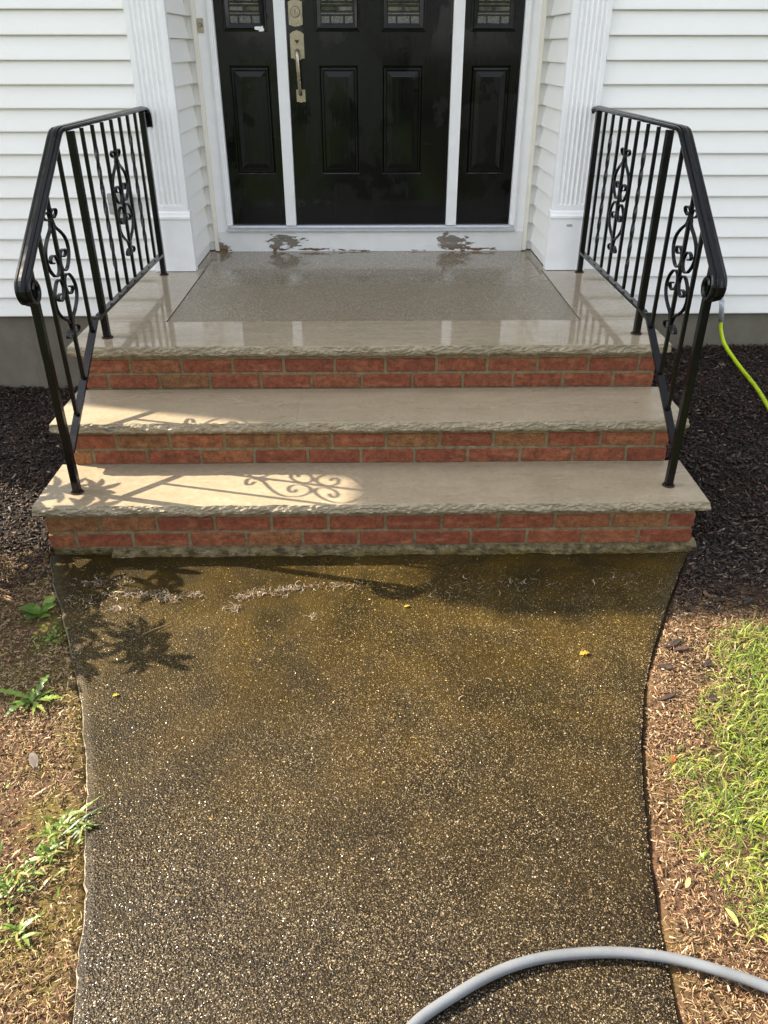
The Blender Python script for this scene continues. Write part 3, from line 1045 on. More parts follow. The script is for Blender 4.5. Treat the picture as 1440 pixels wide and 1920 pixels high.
def leaf(name, x0, x1, panels, glasses, y, zb=.722):
    root = bpy.data.objects.new(name, None)
    C.objects.link(root); root.parent = house
    holes = [(a, b, .989, 1.530) for a, b in panels] + [(a, b, 1.690, 2.62) for a, b in glasses]
    bm = bmesh.new(); frame_with_holes(bm, x0, x1, zb, 2.76, holes, y, y+.03)
    from_bm('door_slab', bm, 'black_door_paint', root)
    for a, b in panels:
        bm = bmesh.new(); ring_panel(bm, a, b, .989, 1.530, PANEL, y)
        from_bm('door_panel', bm, 'black_door_paint', root)
    for a, b in glasses:
        bm = bmesh.new()
        ring_panel(bm, a-.006, b+.006, 1.684, 2.626, [(0, .0005), (.002, .009), (.010, .010), (.016, .004), (.034, -.006), (.0345, -.012)], y)
        f = max(bm.faces, key=lambda f_: f_.calc_area() if abs(f_.normal.y) > -1 and len(f_.verts) == 4 else 0)
        bmesh.ops.recalc_face_normals(bm, faces=bm.faces)
        cen = [f_ for f_ in bm.faces if all(abs(v_.co.y-(y+.012)) < 1e-5 for v_ in f_.verts)]
        bmesh.ops.delete(bm, geom=cen, context='FACES')
        from_bm('window_frame', bm, 'black_door_paint', root)
        ga, gb = a+.028, b-.028; gz0 = 1.718
        wd = gb-ga; yg = y+.012
        zr = [gz0, gz0+.040, gz0+.055, gz0+.082, gz0+.098]
        bars = bmesh.new()
        cw = .0035
        def pane(x0_, x1_, z0_, z1_, mat, tilt):
            bm = bmesh.new()
            gl = .004
            vs = [bm.verts.new(p_) for p_ in ((x0_, yg, z0_), (x1_, yg, z0_), (x1_, yg, z1_), (x0_, yg, z1_))]
            ins = min(.005, (z1_-z0_)*.3)
            vi = [bm.verts.new(p_) for p_ in ((x0_+ins, yg-gl+tilt, z0_+ins), (x1_-ins, yg-gl-tilt, z0_+ins), (x1_-ins, yg-gl-tilt, z1_-ins), (x0_+ins, yg-gl+tilt, z1_-ins))]
            for i in range(4):
                j = (i+1) % 4
                bm.faces.new((vs[i], vs[j], vi[j], vi[i]))
            bm.faces.new(vi)
            from_bm('pane', bm, mat, root)
        for i in range(3):
            f0, f1 = ((0, .29), (.29, .71), (.71, 1))[i]
            pane(ga+wd*f0, ga+wd*f1, zr[0], zr[1], 'pebbled_glass', random.uniform(-.0008, .0008))
        pane(ga, gb, zr[1], zr[2], 'pebbled_glass', .0005)
        pane(ga, ga+wd*.5, zr[2], zr[3], 'bevelled_glass', -.0012)
        pane(ga+wd*.5, gb, zr[2], zr[3], 'bevelled_glass', .0014)
        pane(ga, gb, zr[3], zr[4], 'bevelled_glass', -.001)
        for i in range(3):
            f0, f1 = ((0, .22), (.22, .78), (.78, 1))[i]
            pane(ga+wd*f0, ga+wd*f1, zr[4], 2.59, 'bevelled_glass', random.uniform(-.001, .001))
        for zv in zr[1:]:
            box(bars, ga-.002, gb+.002, yg-.0062, yg-.001, zv-cw/2, zv+cw/2)
        for f_ in (.29, .71):
            box(bars, ga+wd*f_-cw/2, ga+wd*f_+cw/2, yg-.0058, yg-.001, zr[0], zr[1]-cw/2)
        for f_ in (.22, .78):
            box(bars, ga+wd*f_-cw/2, ga+wd*f_+cw/2, yg-.0058, yg-.001, zr[4]+cw/2, 2.59)
        cx_, cz_ = (ga+gb)/2, (zr[2]+zr[3])/2
        prism_y(bars, [(cx_-.011, cz_), (cx_, cz_-.017), (cx_+.011, cz_), (cx_, cz_+.017)], yg-.0085, yg-.0015)
        from_bm('came', bars, 'lead_came', root)
    box_obj('sweep_strip', (x0+.002, x1-.002, y-.004, y+.02, .7155, .7215), 'rubber_black', root, 0)
    return root
YD = DY+.004
door = leaf('front_door', -.4285, .4405, [(-.270, -.055), (.070, .295)], [(-.277, -.050), (.070, .297)], YD)
sl = leaf('sidelight', -.8025, -.4895, [(-.751, -.531)], [(-.754, -.537)], YD+.002)
sr = leaf('sidelight', .5015, .8155, [(.551, .769)], [(.543, .770)], YD+.002)
# chipped white paint on the left sidelight
bm = bmesh.new()
px = [(-.597, 1.698), (-.594, 1.706), (-.578, 1.707), (-.560, 1.706), (-.557, 1.710), (-.552, 1.707), (-.551, 1.699), (-.546, 1.694), (-.551, 1.685), (-.575, 1.684), (-.574, 1.690), (-.592, 1.692)]
prism_y(bm, px, YD-.0105, YD-.0005)
from_bm('paint_scrape', bm, 'white_trim', sl)

# handle set
YF = YD
hs = bpy.data.objects.new('handle_set', None)
C.objects.link(hs); hs.parent = door
def arched(cx, cz, w_, h_, rise, y0, y1, name, par, mat='satin_nickel', bev=.0015):
    pts = []
    for i in range(9):
        t = -1+2*i/8
        pts.append((cx+t*w_/2, cz-h_/2-rise*(1-t*t)))
    for i in range(9):
        t = 1-2*i/8
        pts.append((cx+t*w_/2, cz+h_/2+rise*(1-t*t)))
    bm = bmesh.new(); prism_y(bm, pts, y1, y0)
    return from_bm(name, bm, mat, par, bevel=bev)
HX = -.380
arched(HX, 1.766, .072, .100, .009, YF, YF-.006, 'deadbolt_plate', hs)
arched(HX, 1.766, .058, .082, .006, YF-.0062, YF-.016, 'deadbolt_body', hs)
def disc_y(cx, cz, prof, name, par, mat, n=28):
    bm = bmesh.new()
    rings = []
    for r_, d in prof:
        rings.append([bm.verts.new((cx+r_*math.cos(2*math.pi*i/n), YF-d, cz+r_*math.sin(2*math.pi*i/n))) for i in range(n)])
    for a, b in zip(rings, rings[1:]):
        for i in range(n):
            bm.faces.new((a[i], a[(i+1) % n], b[(i+1) % n], b[i]))
    bm.faces.new(rings[-1])
    return from_bm(name, bm, mat, par, smooth=False)
disc_y(HX, 1.772, [(.026, .0162), (.026, .020), (.023, .024), (.020, .024), (.0195, .021), (.0145, .021), (.014, .025), (.0125, .026)], 'lock_cylinder', hs, 'satin_nickel')
prism = bmesh.new(); prism_y(prism, [(HX-.0018, 1.765), (HX+.0018, 1.765), (HX+.0022, 1.779), (HX-.0022, 1.779)], YF-.0268, YF-.0255)
from_bm('keyhole', prism, 'dark_bronze', hs)
pts = [(-.036, -.060), (-.022, -.060), (-.020, -.064), (0, -.072), (.020, -.064), (.022, -.060), (.036, -.060), (.036, .052), (.020, .062), (0, .068), (-.020, .062), (-.036, .052)]
bm = bmesh.new(); prism_y(bm, [(HX+.002+a, 1.622+b) for a, b in pts], YF-.007, YF)
from_bm('handle_plate', bm, 'satin_nickel', hs, bevel=.0015)
bm = bmesh.new(); prism_y(bm, [(HX+.002+a*.76, 1.622+b*.8) for a, b in pts], YF-.010, YF-.0072)
from_bm('handle_plate_inner', bm, 'satin_nickel', hs, bevel=.001)
bm = bmesh.new()
prism_y(bm, [(HX-.010, 1.648), (HX-.004, 1.636), (HX+.002, 1.630), (HX+.008, 1.636), (HX+.014, 1.648), (HX+.002, 1.645)], YF-.022, YF-.0102)
from_bm('thumb_latch', bm, 'dark_bronze', hs)
path = smooth_path([(HX+.002, YF-.010, 1.600), (HX+.002, YF-.040, 1.598), (HX+.003, YF-.060, 1.575), (HX+.005, YF-.064, 1.52), (HX+.007, YF-.058, 1.46), (HX+.008, YF-.044, 1.415), (HX+.009, YF-.024, 1.395), (HX+.009, YF-.008, 1.392)], 6)
bm = bmesh.new()
sweep(bm, path, [(a*1.0, b*.7) for a, b in circ(.0125, 12)], side=(1, 0, 0), taper=lambda t: 1.1-.38*math.sin(math.pi*min(1, t*1.15)*.8))
from_bm('grip', bm, 'satin_nickel', hs, smooth=True)
pts = [(-.024, -.030), (-.010, -.030), (0, -.034), (.010, -.030), (.024, -.030), (.024, .030), (.012, .028), (0, .034), (-.012, .028), (-.024, .030)]
bm = bmesh.new(); prism_y(bm, [(HX+.010+a, 1.386+b) for a, b in pts], YF-.009, YF)
from_bm('grip_foot', bm, 'satin_nickel', hs, bevel=.002)

# doorbell
bell = box_obj('doorbell', (-.886, -.856, DY-.040, DY-.0345, 1.678, 1.742), 'satin_nickel', house, .0012)
n = 20
bm = bmesh.new()
for (r_, d0, d1) in ((.0085, .0405, .044),):
    prism_y(bm, [(-.871+r_*math.cos(2*math.pi*i/n), 1.712+r_*math.sin(2*math.pi*i/n)) for i in range(n)], DY-d1, DY-d0)
from_bm('bell_ring', bm, 'dark_bronze', bell)
bm = bmesh.new(); prism_y(bm, [(-.871+.0058*math.cos(2*math.pi*i/n), 1.712+.0058*math.sin(2*math.pi*i/n)) for i in range(n)], DY-.0465, DY-.0442)
from_bm('bell_button', bm, 'satin_nickel', bell)

# outdoor outlet behind the left railing and the hose tap behind the right one
outlet = box_obj('outlet_box', (-1.345, -1.225, HY-.052, HY-.010, .868, .966), 'grey_plastic', house, .006)
bm = bmesh.new(); box(bm, -1.337, -1.233, HY-.060, HY-.0525, .876, .914); box(bm, -1.337, -1.233, HY-.060, HY-.0525, .920, .958)
from_bm('outlet_cover', bm, 'grey_plastic', outlet, bevel=.003)
tx, tz = 1.928, .430
bm = bmesh.new()
sweep(bm, smooth_path([(tx, HY-.002, tz+.02), (tx, HY-.05, tz+.02), (tx, HY-.075, tz+.005), (tx, HY-.08, tz-.022)], 6), circ(.011, 12))
tap = from_bm('hose_tap', bm, 'ferrule_metal', house, smooth=True)
bm = bmesh.new(); prism_z(bm, [(tx+.018*math.cos(a)*(1+.12*math.cos(6*a)), HY-.05+.018*math.sin(a)*(1+.12*math.cos(6*a))) for a in np.linspace(0, 2*math.pi, 25)[:-1]], tz+.040, tz+.047)
box(bm, tx-.004, tx+.004, HY-.054, HY-.046, tz+.032, tz+.0398)
from_bm('tap_handle', bm, 'rusty_iron', tap)

# ---------------------------------------------------------------- railings
def smooth_bar(bm, y, za, zb, s=.0127, twist=0.0):
    if not twist:
        box(bm, -s/2, s/2, y-s/2, y+s/2, za, zb)
        return
    n = 90
    rings = []
    zt0, zt1 = za+.12*(zb-za), za+.88*(zb-za)
    for i in range(n+1):
        z = za+(zb-za)*i/n
        t = min(1, max(0, (z-zt0)/(zt1-zt0)))
        a = twist*t
        r_ = s*.5
        rings.append([bm.verts.new((r_*(cx*math.cos(a)-cy*math.sin(a)), y+r_*(cx*math.sin(a)+cy*math.cos(a)), z)) for cx, cy in ((-1, -1), (1, -1), (1, 1), (-1, 1))])
    for r0, r1 in zip(rings, rings[1:]):
        for i in range(4):
            bm.faces.new((r0[i], r0[(i+1) % 4], r1[(i+1) % 4], r1[i]))
    bm.faces.new(rings[0][::-1]); bm.faces.new(rings[-1])
YA, YB, YC = 1.762, .712, .082
rail = thing('stair_railing', (-1.094, YC, z1), 'black wrought iron railing left of the steps, its lower post in sun and leaf shade', 'railing', 'wrought iron railings flanking the steps')
RL = root_loc(rail)
def rmk(name, bm, mat='black_iron_paint', smooth=False, bevel=0.0):
    bmesh.ops.translate(bm, verts=bm.verts, vec=(-1.094, 0, 0))
    return from_bm(name, bm, mat, rail, smooth, bevel)
ps = .0265
def rail_z(y):       # underside of the sloped handrail
    return 1.355 - (.548-y)*.735
for (y, za, zb) in ((YA, z3, 1.348), (YB, z3, 1.35), (YC, z1, rail_z(YC)-.004)):
    bm = bmesh.new(); box(bm, -ps/2, ps/2, y-ps/2, y+ps/2, za-.004, zb)
    post = rmk('post', bm, bevel=.002)
    bm = bmesh.new()
    n = 18
    r0 = [bm.verts.new((.024*math.cos(2*math.pi*i/n), y+.024*math.sin(2*math.pi*i/n), za+.0005)) for i in range(n)]
    r1 = [bm.verts.new((.022*math.cos(2*math.pi*i/n), y+.022*math.sin(2*math.pi*i/n), za+.005)) for i in range(n)]
    for i in range(n):
        bm.faces.new((r0[i], r0[(i+1) % n], r1[(i+1) % n], r1[i]))
    bm.faces.new(r1)
    bmesh.ops.translate(bm, verts=bm.verts, vec=(-1.094, 0, 0))
    from_bm('base_collar', bm, 'rusty_iron', post)
sp = (YA-YB)/8
zbr = .690
ups = [YB+sp*(i+1) for i in range(7)]
for i, y in enumerate(ups):
    bm = bmesh.new(); smooth_bar(bm, y, zbr+.003, 1.350, twist=(math.pi*3.5 if i in (1, 5) else 0))
    rmk('baluster', bm)
lows = [.548, .362, .226]
def bar_z(y):
    return .352 + (y-.10)*.672
for i, y in enumerate(lows):
    bm = bmesh.new(); smooth_bar(bm, y, bar_z(y)+.002, rail_z(y)-.003)
    rmk('baluster', bm)
# bottom rail: level, then bending down the slope to the lower post
yb0 = .10
path = [(0, YA-ps/2, zbr-.012), (0, YB-.03, zbr-.010)] + smooth_path([(0, .668, zbr-.010), (0, .640, zbr-.016), (0, .612, bar_z(.612)-.010), (0, .58, bar_z(.58)-.008)], 5) + [(0, yb0, bar_z(yb0)-.008)]
bm = bmesh.new(); sweep(bm, path, rect(.0262, .0125), side=(1, 0, 0))
rmk('bottom_rail', bm)
# moulded handrail with a lamb's tongue at the wall and a volute at the foot
WR = 1.13
prof = [(-.0215, -.002), (-.0225, .004), (-.0195, .0085), (-.0145, .0095), (-.0125, .0075), (-.0105, .0075), (-.0085, .0115), (0, .0135), (.0085, .0115), (.0105, .0075), (.0125, .0075), (.0145, .0095), (.0195, .0085), (.0225, .004), (.0215, -.002), (.016, -.006), (-.016, -.006)]
prof = [(a*WR, b) for a, b in prof]
hp = smooth_path([(0, 1.838, 1.275), (0, 1.836, 1.305), (0, 1.828, 1.335), (0, 1.806, 1.352), (0, 1.77, 1.357)], 5)[:-1]
hp += [(0, 1.77, 1.357), (0, 1.2, 1.360), (0, .62, 1.3625)]
hp += smooth_path([(0, .595, 1.3625), (0, .565, 1.356), (0, .535, 1.338)], 4)
ey, ez = .030, rail_z(.030)+.006
hp += [(0, ey, ez)]
dirv = Vector((0, -1, -.735)).normalized()
nv = Vector((0, .735, -1)).normalized()
r0 = .047
cen = Vector((0, ey, ez)) + nv*r0
a0 = math.atan2(-nv.z, -nv.y)
spi = []
for i in range(1, 46):
    t = i/45
    a = a0 + t*2*math.pi*1.08
    rr = r0*(1-.62*t)
    spi.append((0, cen.y+rr*math.cos(a), cen.z+rr*math.sin(a)))
hp += spi
bm = bmesh.new(); sweep(bm, hp, prof, side=(-1, 0, 0))
rmk('handrail', bm)
# cast scroll
def scroll_half():
    """one quarter: upper right strap, (lateral, up) about the centre; half height 1 = .222 m"""
    pts = [(.028, .80), (.052, .835), (.060, .885), (.040, .915), (.017, .90), (.008, .85), (.010, .78), (.022, .68), (.060, .585), (.092, .48), (.1065, .37), (.106, .26), (.092, .15), (.066, .055), (.045, .028), (.024, .045), (.012, .11), (.010, .19), (.020, .275), (.040, .325), (.062, .32), (.074, .28), (.066, .235), (.048, .225)]
    return pts
def scroll(yc, zc):
    bm = bmesh.new()
    H = .236
    for su in (-1, 1):
        for sv in (-1, 1):
            P = smooth_path([(0, yc+su*(a*1.03), zc+sv*b*H*1.0) for a, b in scroll_half()], 5)
            sweep(bm, P, rect(.0122, .0048), side=(1, 0, 0), taper=None)
    for sv in (-1, 1):
        box(bm, -.0085, .0085, yc-.012, yc+.012, zc+sv*.70*H-.010, zc+sv*.70*H+.010)
    return bm
rmk('scroll', scroll(ups[3]-.006, 1.016))
rmk('scroll', scroll(.358, .917))
def copy_tree(o, parent=None):
    c = o.copy(); C.objects.link(c)
    if parent is not None: c.parent = parent
    for ch in list(o.children): copy_tree(ch, c)
    return c
rail2 = copy_tree(rail)
rail2.location = RL + Vector((1.120+1.094, .020, 0))
rail2['label'] = 'black wrought iron railing right of the steps, standing in front of the yellow hose'

# ---------------------------------------------------------------- hoses
def tube_obj(name, path, r_, mat, parent=None, n=14, taper=None):
    bm = bmesh.new(); sweep(bm, path, circ(r_, n), taper=taper)
    return from_bm(name, bm, mat, parent, smooth=True)
yh = thing('garden_hose', (1.940, HY-.08, .33), 'bright yellow garden hose hanging from the wall tap beside the right railing', 'hose')
hpts = [(1.950, HY-.082, .30), (1.956, HY-.088, .255), (1.978, 1.755, .185), (2.000, 1.65, .135), (2.003, 1.52, .112), (1.995, 1.38, .104), (1.978, 1.22, .094), (1.950, 1.05, .085), (1.915, .86, .076), (1.89, .65, .062), (1.90, .40, .045), (2.02, .1, .025), (2.3, -.12, .01), (2.8, -.25, 0)]
hp_ = smooth_path(hpts, 8)
tube_obj('hose_body', hp_, .0105, 'yellow_hose_rubber', yh)
tube_obj('hose_ferrule', [(1.930, HY-.080, .412), (1.936, HY-.0805, .38), (1.9495, HY-.082, .298)], .0135, 'ferrule_metal', yh)
bm = bmesh.new()
rr_ = random.Random(4)
for i in range(34, 66):
    p = Vector(hp_[i]); t = (Vector(hp_[i+1])-Vector(hp_[i-1])).normalized()
    s = t.cross(Vector((0, 0, 1))).normalized(); nn_ = s.cross(t)
    for k in range(rr_.randint(1, 2)):
        off = rr_.uniform(-.4, .8); ln = rr_.uniform(.003, .008)
        a0 = rr_.uniform(-.7, .1)
        q0 = p + t*rr_.uniform(-.006, .006)
        vs = []
        for (da, dl) in ((0, 0), (.65, .003), (.65, .003+ln*.45), (0, ln*.45)):
            a = a0+da
            vs.append(bm.verts.new(q0 + t*dl + (nn_*math.cos(a) - s*math.sin(a))*.0109))
        bm.faces.new(vs)
o = from_bm('hose_print', bm, 'rubber_black', yh)
gh = thing('pressure_hose', (.45, -1.556, GZ), 'thick pale grey hose curving across the bottom of the walkway', 'hose')
gp = [(-.02, -1.86, GZ+.013), (.020, -1.76, GZ+.013), (.074, -1.690, GZ+.0135), (.156, -1.638, GZ+.0145), (.248, -1.593, GZ+.016), (.340, -1.567, GZ+.017), (.443, -1.557, GZ+.018), (.531, -1.560, GZ+.020), (.616, -1.574, GZ+.022), (.704, -1.602, GZ+.024), (.790, -1.636, GZ+.022), (.95, -1.72, GZ+.016), (1.3, -1.93, -.02), (1.8, -2.1, -.02)]
tube_obj('hose_body', smooth_path(gp, 8), .0111, 'grey_hose_rubber', gh, 18)

# ---------------------------------------------------------------- ground cover
# shredded bark mulch
def blk(nx_=1):
    T = [(-.5, -.5, -.5), (.5, -.42, -.5), (.46, .5, -.5), (-.48, .45, -.5), (-.46, -.4, .5), (.5, -.3, .42), (.4, .4, .5), (-.5, .3, .4)]
    F = [(0, 3, 2, 1), (4, 5, 6, 7), (0, 1, 5, 4), (1, 2, 6, 5), (2, 3, 7, 6), (3, 0, 4, 7)]
    return T, F
T, TF = blk()
def mulch(name, label, xs, ys, N):
    x, y = xs, ys
    N = len(x)
    ln = rng.lognormal(math.log(.019), .5, N)
    ln = np.clip(ln*.66, .004, .05)
    s3 = np.stack([ln, np.clip(ln*rng.uniform(.15, .45, N), .003, .014), rng.uniform(.0015, .0055, N)], 1)
    z = gz(x, y) + rng.uniform(-.004, .018, N)
    cols = pick(N, [(.034, .019, .013), (.022, .0135, .010), (.055, .028, .017), (.013, .0085, .0065), (.036, .022, .016), (.085, .044, .027)], .3)
    li = rng.uniform(0, 1, N) < .055
    cols[li] = pick(int(li.sum()), [(.20, .16, .12), (.26, .20, .15), (.14, .10, .075)], .2)
    o = scatter(name, T, TF, np.stack([x, y, z], 1), rng.uniform(0, 6.28, N), rng.normal(0, .35, N), s3, cols, 'bark_mulch', None, roll=rng.normal(0, .5, N))
    tag(o, label, 'mulch', kind='stuff')
    return o
def region(N, x0, x1, y0, y1, test):
    x = rng.uniform(x0, x1, N); y = rng.uniform(y0, y1, N)
    k = test(x, y)
    return x[k], y[k]
nz = lambda x, y, s_, o_: np.array([mnoise.noise((a*s_, b*s_, o_)) for a, b in zip(x, y)])
def tl(x, y):
    l, r = edge(np.clip(y, -9, -.02))
    return (x < np.where(y > -.02, -1.215, l-.02)) & (y > -.16+.14*nz(x, y, 4, 1.0) - .10*(x < -1.5))
def tr(x, y):
    l, r = edge(np.clip(y, -9, -.02))
    return (x > np.where(y > -.02, 1.215, r+.012)) & (y > -.37+.10*nz(x, y, 5, 2.0)+.03*nz(x, y, 22, 2.5))
x, y = region(32000, -2.7, -1.0, -.45, HY, tl)
mulch('bark_mulch', 'dark shredded bark mulch in the bed left of the steps', x, y, 0)
x, y = region(50000, 1.0, 2.7, -.6, HY, tr)
mulch('bark_mulch', 'dark shredded bark mulch in the bed right of the steps', x, y, 0)

GEY = [-2.2, -1.62, -1.50, -1.40, -1.27, -1.14, -1.02, -.93, -.85, -.72, -.58, -.48, -.40]
GEX = [1.05, .86, .80, .765, .75, .78, .80, .86, .96, 1.03, 1.07, 1.12, 1.30]
# dry needles and chaff over the bare soil
def strand(curve=.12, nseg=3):
    T = []; F = []
    for i in range(nseg+1):
        t = i/nseg-.5
        yo = curve*(1-4*t*t)
        wdt = .5*(1-.5*abs(2*t))
        T += [(t, yo-wdt*.06, 0), (t, yo+wdt*.06, .0)]
    for i in range(nseg):
        F.append((2*i, 2*i+2, 2*i+3, 2*i+1))
    return T, F
def needles(name, label, x, y, pal, lmin=.005, lmax=.020, zhi=.010, cat='dry needles'):
    N = len(x)
    T, TF = strand(.045)
    ln = rng.uniform(lmin, lmax, N)
    s3 = np.stack([ln, rng.uniform(.016, .045, N), ln], 1)
    z = gz(x, y) + rng.uniform(.0005, zhi, N)
    o = scatter(name, T, TF, np.stack([x, y, z], 1), rng.uniform(0, 6.28, N), rng.normal(0, .20, N), s3, pick(N, pal, .25), 'dry_needles', None, roll=rng.normal(0, .6, N))
    tag(o, label, cat, kind='stuff')
    return o
TAN = [(.30, .195, .10), (.22, .135, .068), (.37, .26, .145), (.165, .096, .047), (.095, .055, .027), (.44, .33, .205), (.25, .128, .064)]
def nl_(x, y):
    l, r = edge(y)
    return (x < l-.004) & (rng.uniform(0, 1, len(x)) < np.clip(.75+.9*nz(x, y, 4.5, 4.4), .12, 1)) & (y < .02+.1*nz(x, y, 4, 1))
def nr_(x, y):
    l, r = edge(y)
    return (x > r+.010) & (y < -.30+.12*nz(x, y, 5, 2.0)) & (rng.uniform(0, 1, len(x)) > 1.3*sstep(.02, .16, x-np.interp(y, GEY, GEX))-.12) & (rng.uniform(0, 1, len(x)) < np.clip(.85+.7*nz(x, y, 4.5, 6.4), .2, 1))
x, y = region(62000, -1.6, -.55, -2.1, .1, nl_)
needles('fallen_needles', 'brown needles and moss scraps over the soil left of the walkway', x, y, TAN+[(.30, .27, .08), (.24, .22, .06), (.42, .31, .18), (.40, .29, .16)])
x, y = region(60000, .57, 1.7, -2.1, -.15, nr_)
needles('fallen_needles', 'tan needles and chaff over the soil right of the walkway', x, y, TAN)

# wood shreds among the needles
def shreds(label, x, y, pal):
    N = len(x)
    ln = np.clip(rng.lognormal(math.log(.0072), .55, N), .0028, .034)
    s3 = np.stack([ln, np.clip(ln*rng.uniform(.14, .34, N), .0013, .005), rng.uniform(.0012, .003, N)], 1)
    z = gz(x, y) + rng.uniform(.001, .011, N)
    o = scatter('wood_shreds', *blk(), np.stack([x, y, z], 1), rng.uniform(0, 6.28, N), rng.normal(0, .38, N), s3, pick(N, pal, .28), 'dry_needles', None, roll=rng.normal(0, .5, N))
    tag(o, label, 'wood shreds', kind='stuff')
SH = [(.28, .175, .092), (.20, .116, .058), (.35, .24, .135), (.135, .075, .038), (.08, .044, .023), (.24, .125, .062), (.42, .32, .20)]
x, y = region(30000, -1.6, -.55, -2.1, .1, nl_)
shreds('small brown wood shreds littering the soil left of the walkway', x, y, SH)
x, y = region(30000, .57, 1.7, -2.1, -.15, nr_)
shreds('small tan wood shreds littering the soil right of the walkway', x, y, SH)

# chaff and pale curls on the walkway
N = 1500
y = rng.uniform(-1.95, -.05, N); l, r = edge(y); x = l+.03+rng.uniform(0, 1, N)*(r-l-.06)
xs, ys = [x], [y]
def clump(cx, cy, n_, sx_, sy_):
    n_ = int(n_*1.15)
    xs.append(rng.normal(cx, sx_, n_)); ys.append(rng.normal(cy, sy_, n_))
for (cx, cy, n_, a, b) in ((-.76, -.27, 120, .035, .014), (-.70, -.29, 70, .02, .012), (-.62, -.275, 60, .02, .012), (-.84, -.265, 90, .04, .012), (-.45, -.29, 50, .018, .01), (-.47, -.35, 40, .014, .01),
                           (-.37, -.265, 90, .05, .012), (-.27, -.24, 80, .04, .01), (-.13, -.225, 60, .05, .010), (-.97, -.20, 120, .06, .018), (-1.0, -.30, 70, .04, .02), (-.2, -.40, 30, .012, .01), (.55, -.22, 60, .12, .03), (.30, -.25, 60, .12, .03), (.9, -.2, 40, .08, .03), (-.86, -.345, 60, .02, .010)):
    clump(cx, cy, n_, a, b)
x = np.concatenate(xs); y = np.concatenate(ys)
l, r = edge(y); k = (x > l+.01) & (x < r-.01) & (y < -.04)
x, y = x[k], y[k]; N = len(x)
T, TF = strand(.12, 3)
ln = rng.uniform(.006, .024, N)
s3 = np.stack([ln, ln*rng.uniform(1.0, 3.2, N), ln], 1)
k0 = np.arange(N) < 1450
ln[k0] = rng.uniform(.004, .011, k0.sum()); s3[k0] = np.stack([ln[k0], ln[k0]*1.3, ln[k0]], 1)
o = scatter('plant_chaff', T, TF, np.stack([x, y, GZ+.0028+np.abs(rng.normal(0, .0045, N))], 1), rng.uniform(0, 6.28, N), rng.normal(0, .3, N), s3,
            pick(N, [(.26, .19, .115), (.17, .12, .08), (.36, .30, .225), (.07, .047, .03), (.22, .175, .14)], .25), 'dry_needles', None, roll=rng.normal(0, .3, N))
tag(o, 'pale chaff and curled catkin scraps washed over the walkway', 'plant debris', kind='stuff')

# grass
def blade(nseg=4, bend=.55, w_=.09):
    T = []; F = []
    for i in range(nseg+1):
        t = i/nseg
        a = bend*t
        xx = math.sin(a*1.2)*t*.9 if bend else 0
        zz = math.cos(a*1.1)*t
        wd = w_*(1-.93*t**1.6)*.5*(.7+.6*min(1, t*3))
        T += [(xx, -wd, zz), (xx, wd, zz)]
    for i in range(nseg):
        F.append((2*i, 2*i+1, 2*i+3, 2*i+2))
    return T, F
def grass(name, label, x, y, hmin, hmax, w_, bend, pal, wscale=1.0):
    N = len(x)
    T, TF = blade(4, bend, w_)
    h = rng.uniform(hmin, hmax, N)
    s3 = np.stack([h, h*rng.uniform(.7, 1.4, N)*wscale, h], 1)
    z = gz(x, y) - .002
    o = scatter(name, T, TF, np.stack([x, y, z], 1), rng.uniform(0, 6.28, N), rng.normal(-.45, .6, N), s3, pick(N, pal, .25), 'leaf_green', None, smooth=True)
    tag(o, label, 'grass', kind='stuff')
    return o
GR = [(.15, .25, .026), (.24, .34, .042), (.07, .14, .018), (.30, .36, .06), (.40, .36, .12), (.22, .31, .055), (.33, .36, .05), (.12, .19, .03), (.36, .28, .14), (.30, .22, .11)]
def g_edge(y):   # left limit of the lawn on the right hand side
    return np.interp(y, [-2.2, -1.62, -1.50, -1.40, -1.27, -1.14, -1.02, -.93, -.85, -.72, -.58, -.48, -.40], [1.05, .86, .80, .765, .75, .78, .80, .86, .96, 1.03, 1.07, 1.12, 1.30])
def tg(x, y):
    n1 = nz(x, y, 8, 12.0)
    d = x-g_edge(y)+.07*n1
    return (d > 0) & (rng.uniform(0, 1, len(x)) < np.clip(.22+d*4.5+.95*nz(x, y, 11, 3.3), .03, 1))
x, y = region(56000, .72, 2.0, -2.1, -.4, tg)
grass('lawn_grass', 'bright green fine lawn grass at the right edge of the bare soil', x, y, .012, .068, .034, 1.0, GR)
x, y = region(18000, .72, 1.5, -2.0, -.42, lambda a, b: tg(a, b) & (rng.uniform(0, 1, len(a)) < .75))
grass('crabgrass', 'broad bladed crabgrass patch beside the bare soil', x, y, .012, .052, .10, 1.25, [(.22, .29, .036), (.31, .38, .065), (.12, .19, .03), (.38, .42, .12), (.27, .34, .08), (.40, .37, .08)])
x, y = region(9000, -2.3, -1.15, -2.3, -.5, lambda a, b: (a < -1.30-.25*nz(a, b, 4, 8.)) & (rng.uniform(0, 1, len(a)) < .5))
grass('lawn_grass', 'thin green grass at the far left of the soil strip', x, y, .02, .05, .06, 1.0, GR)

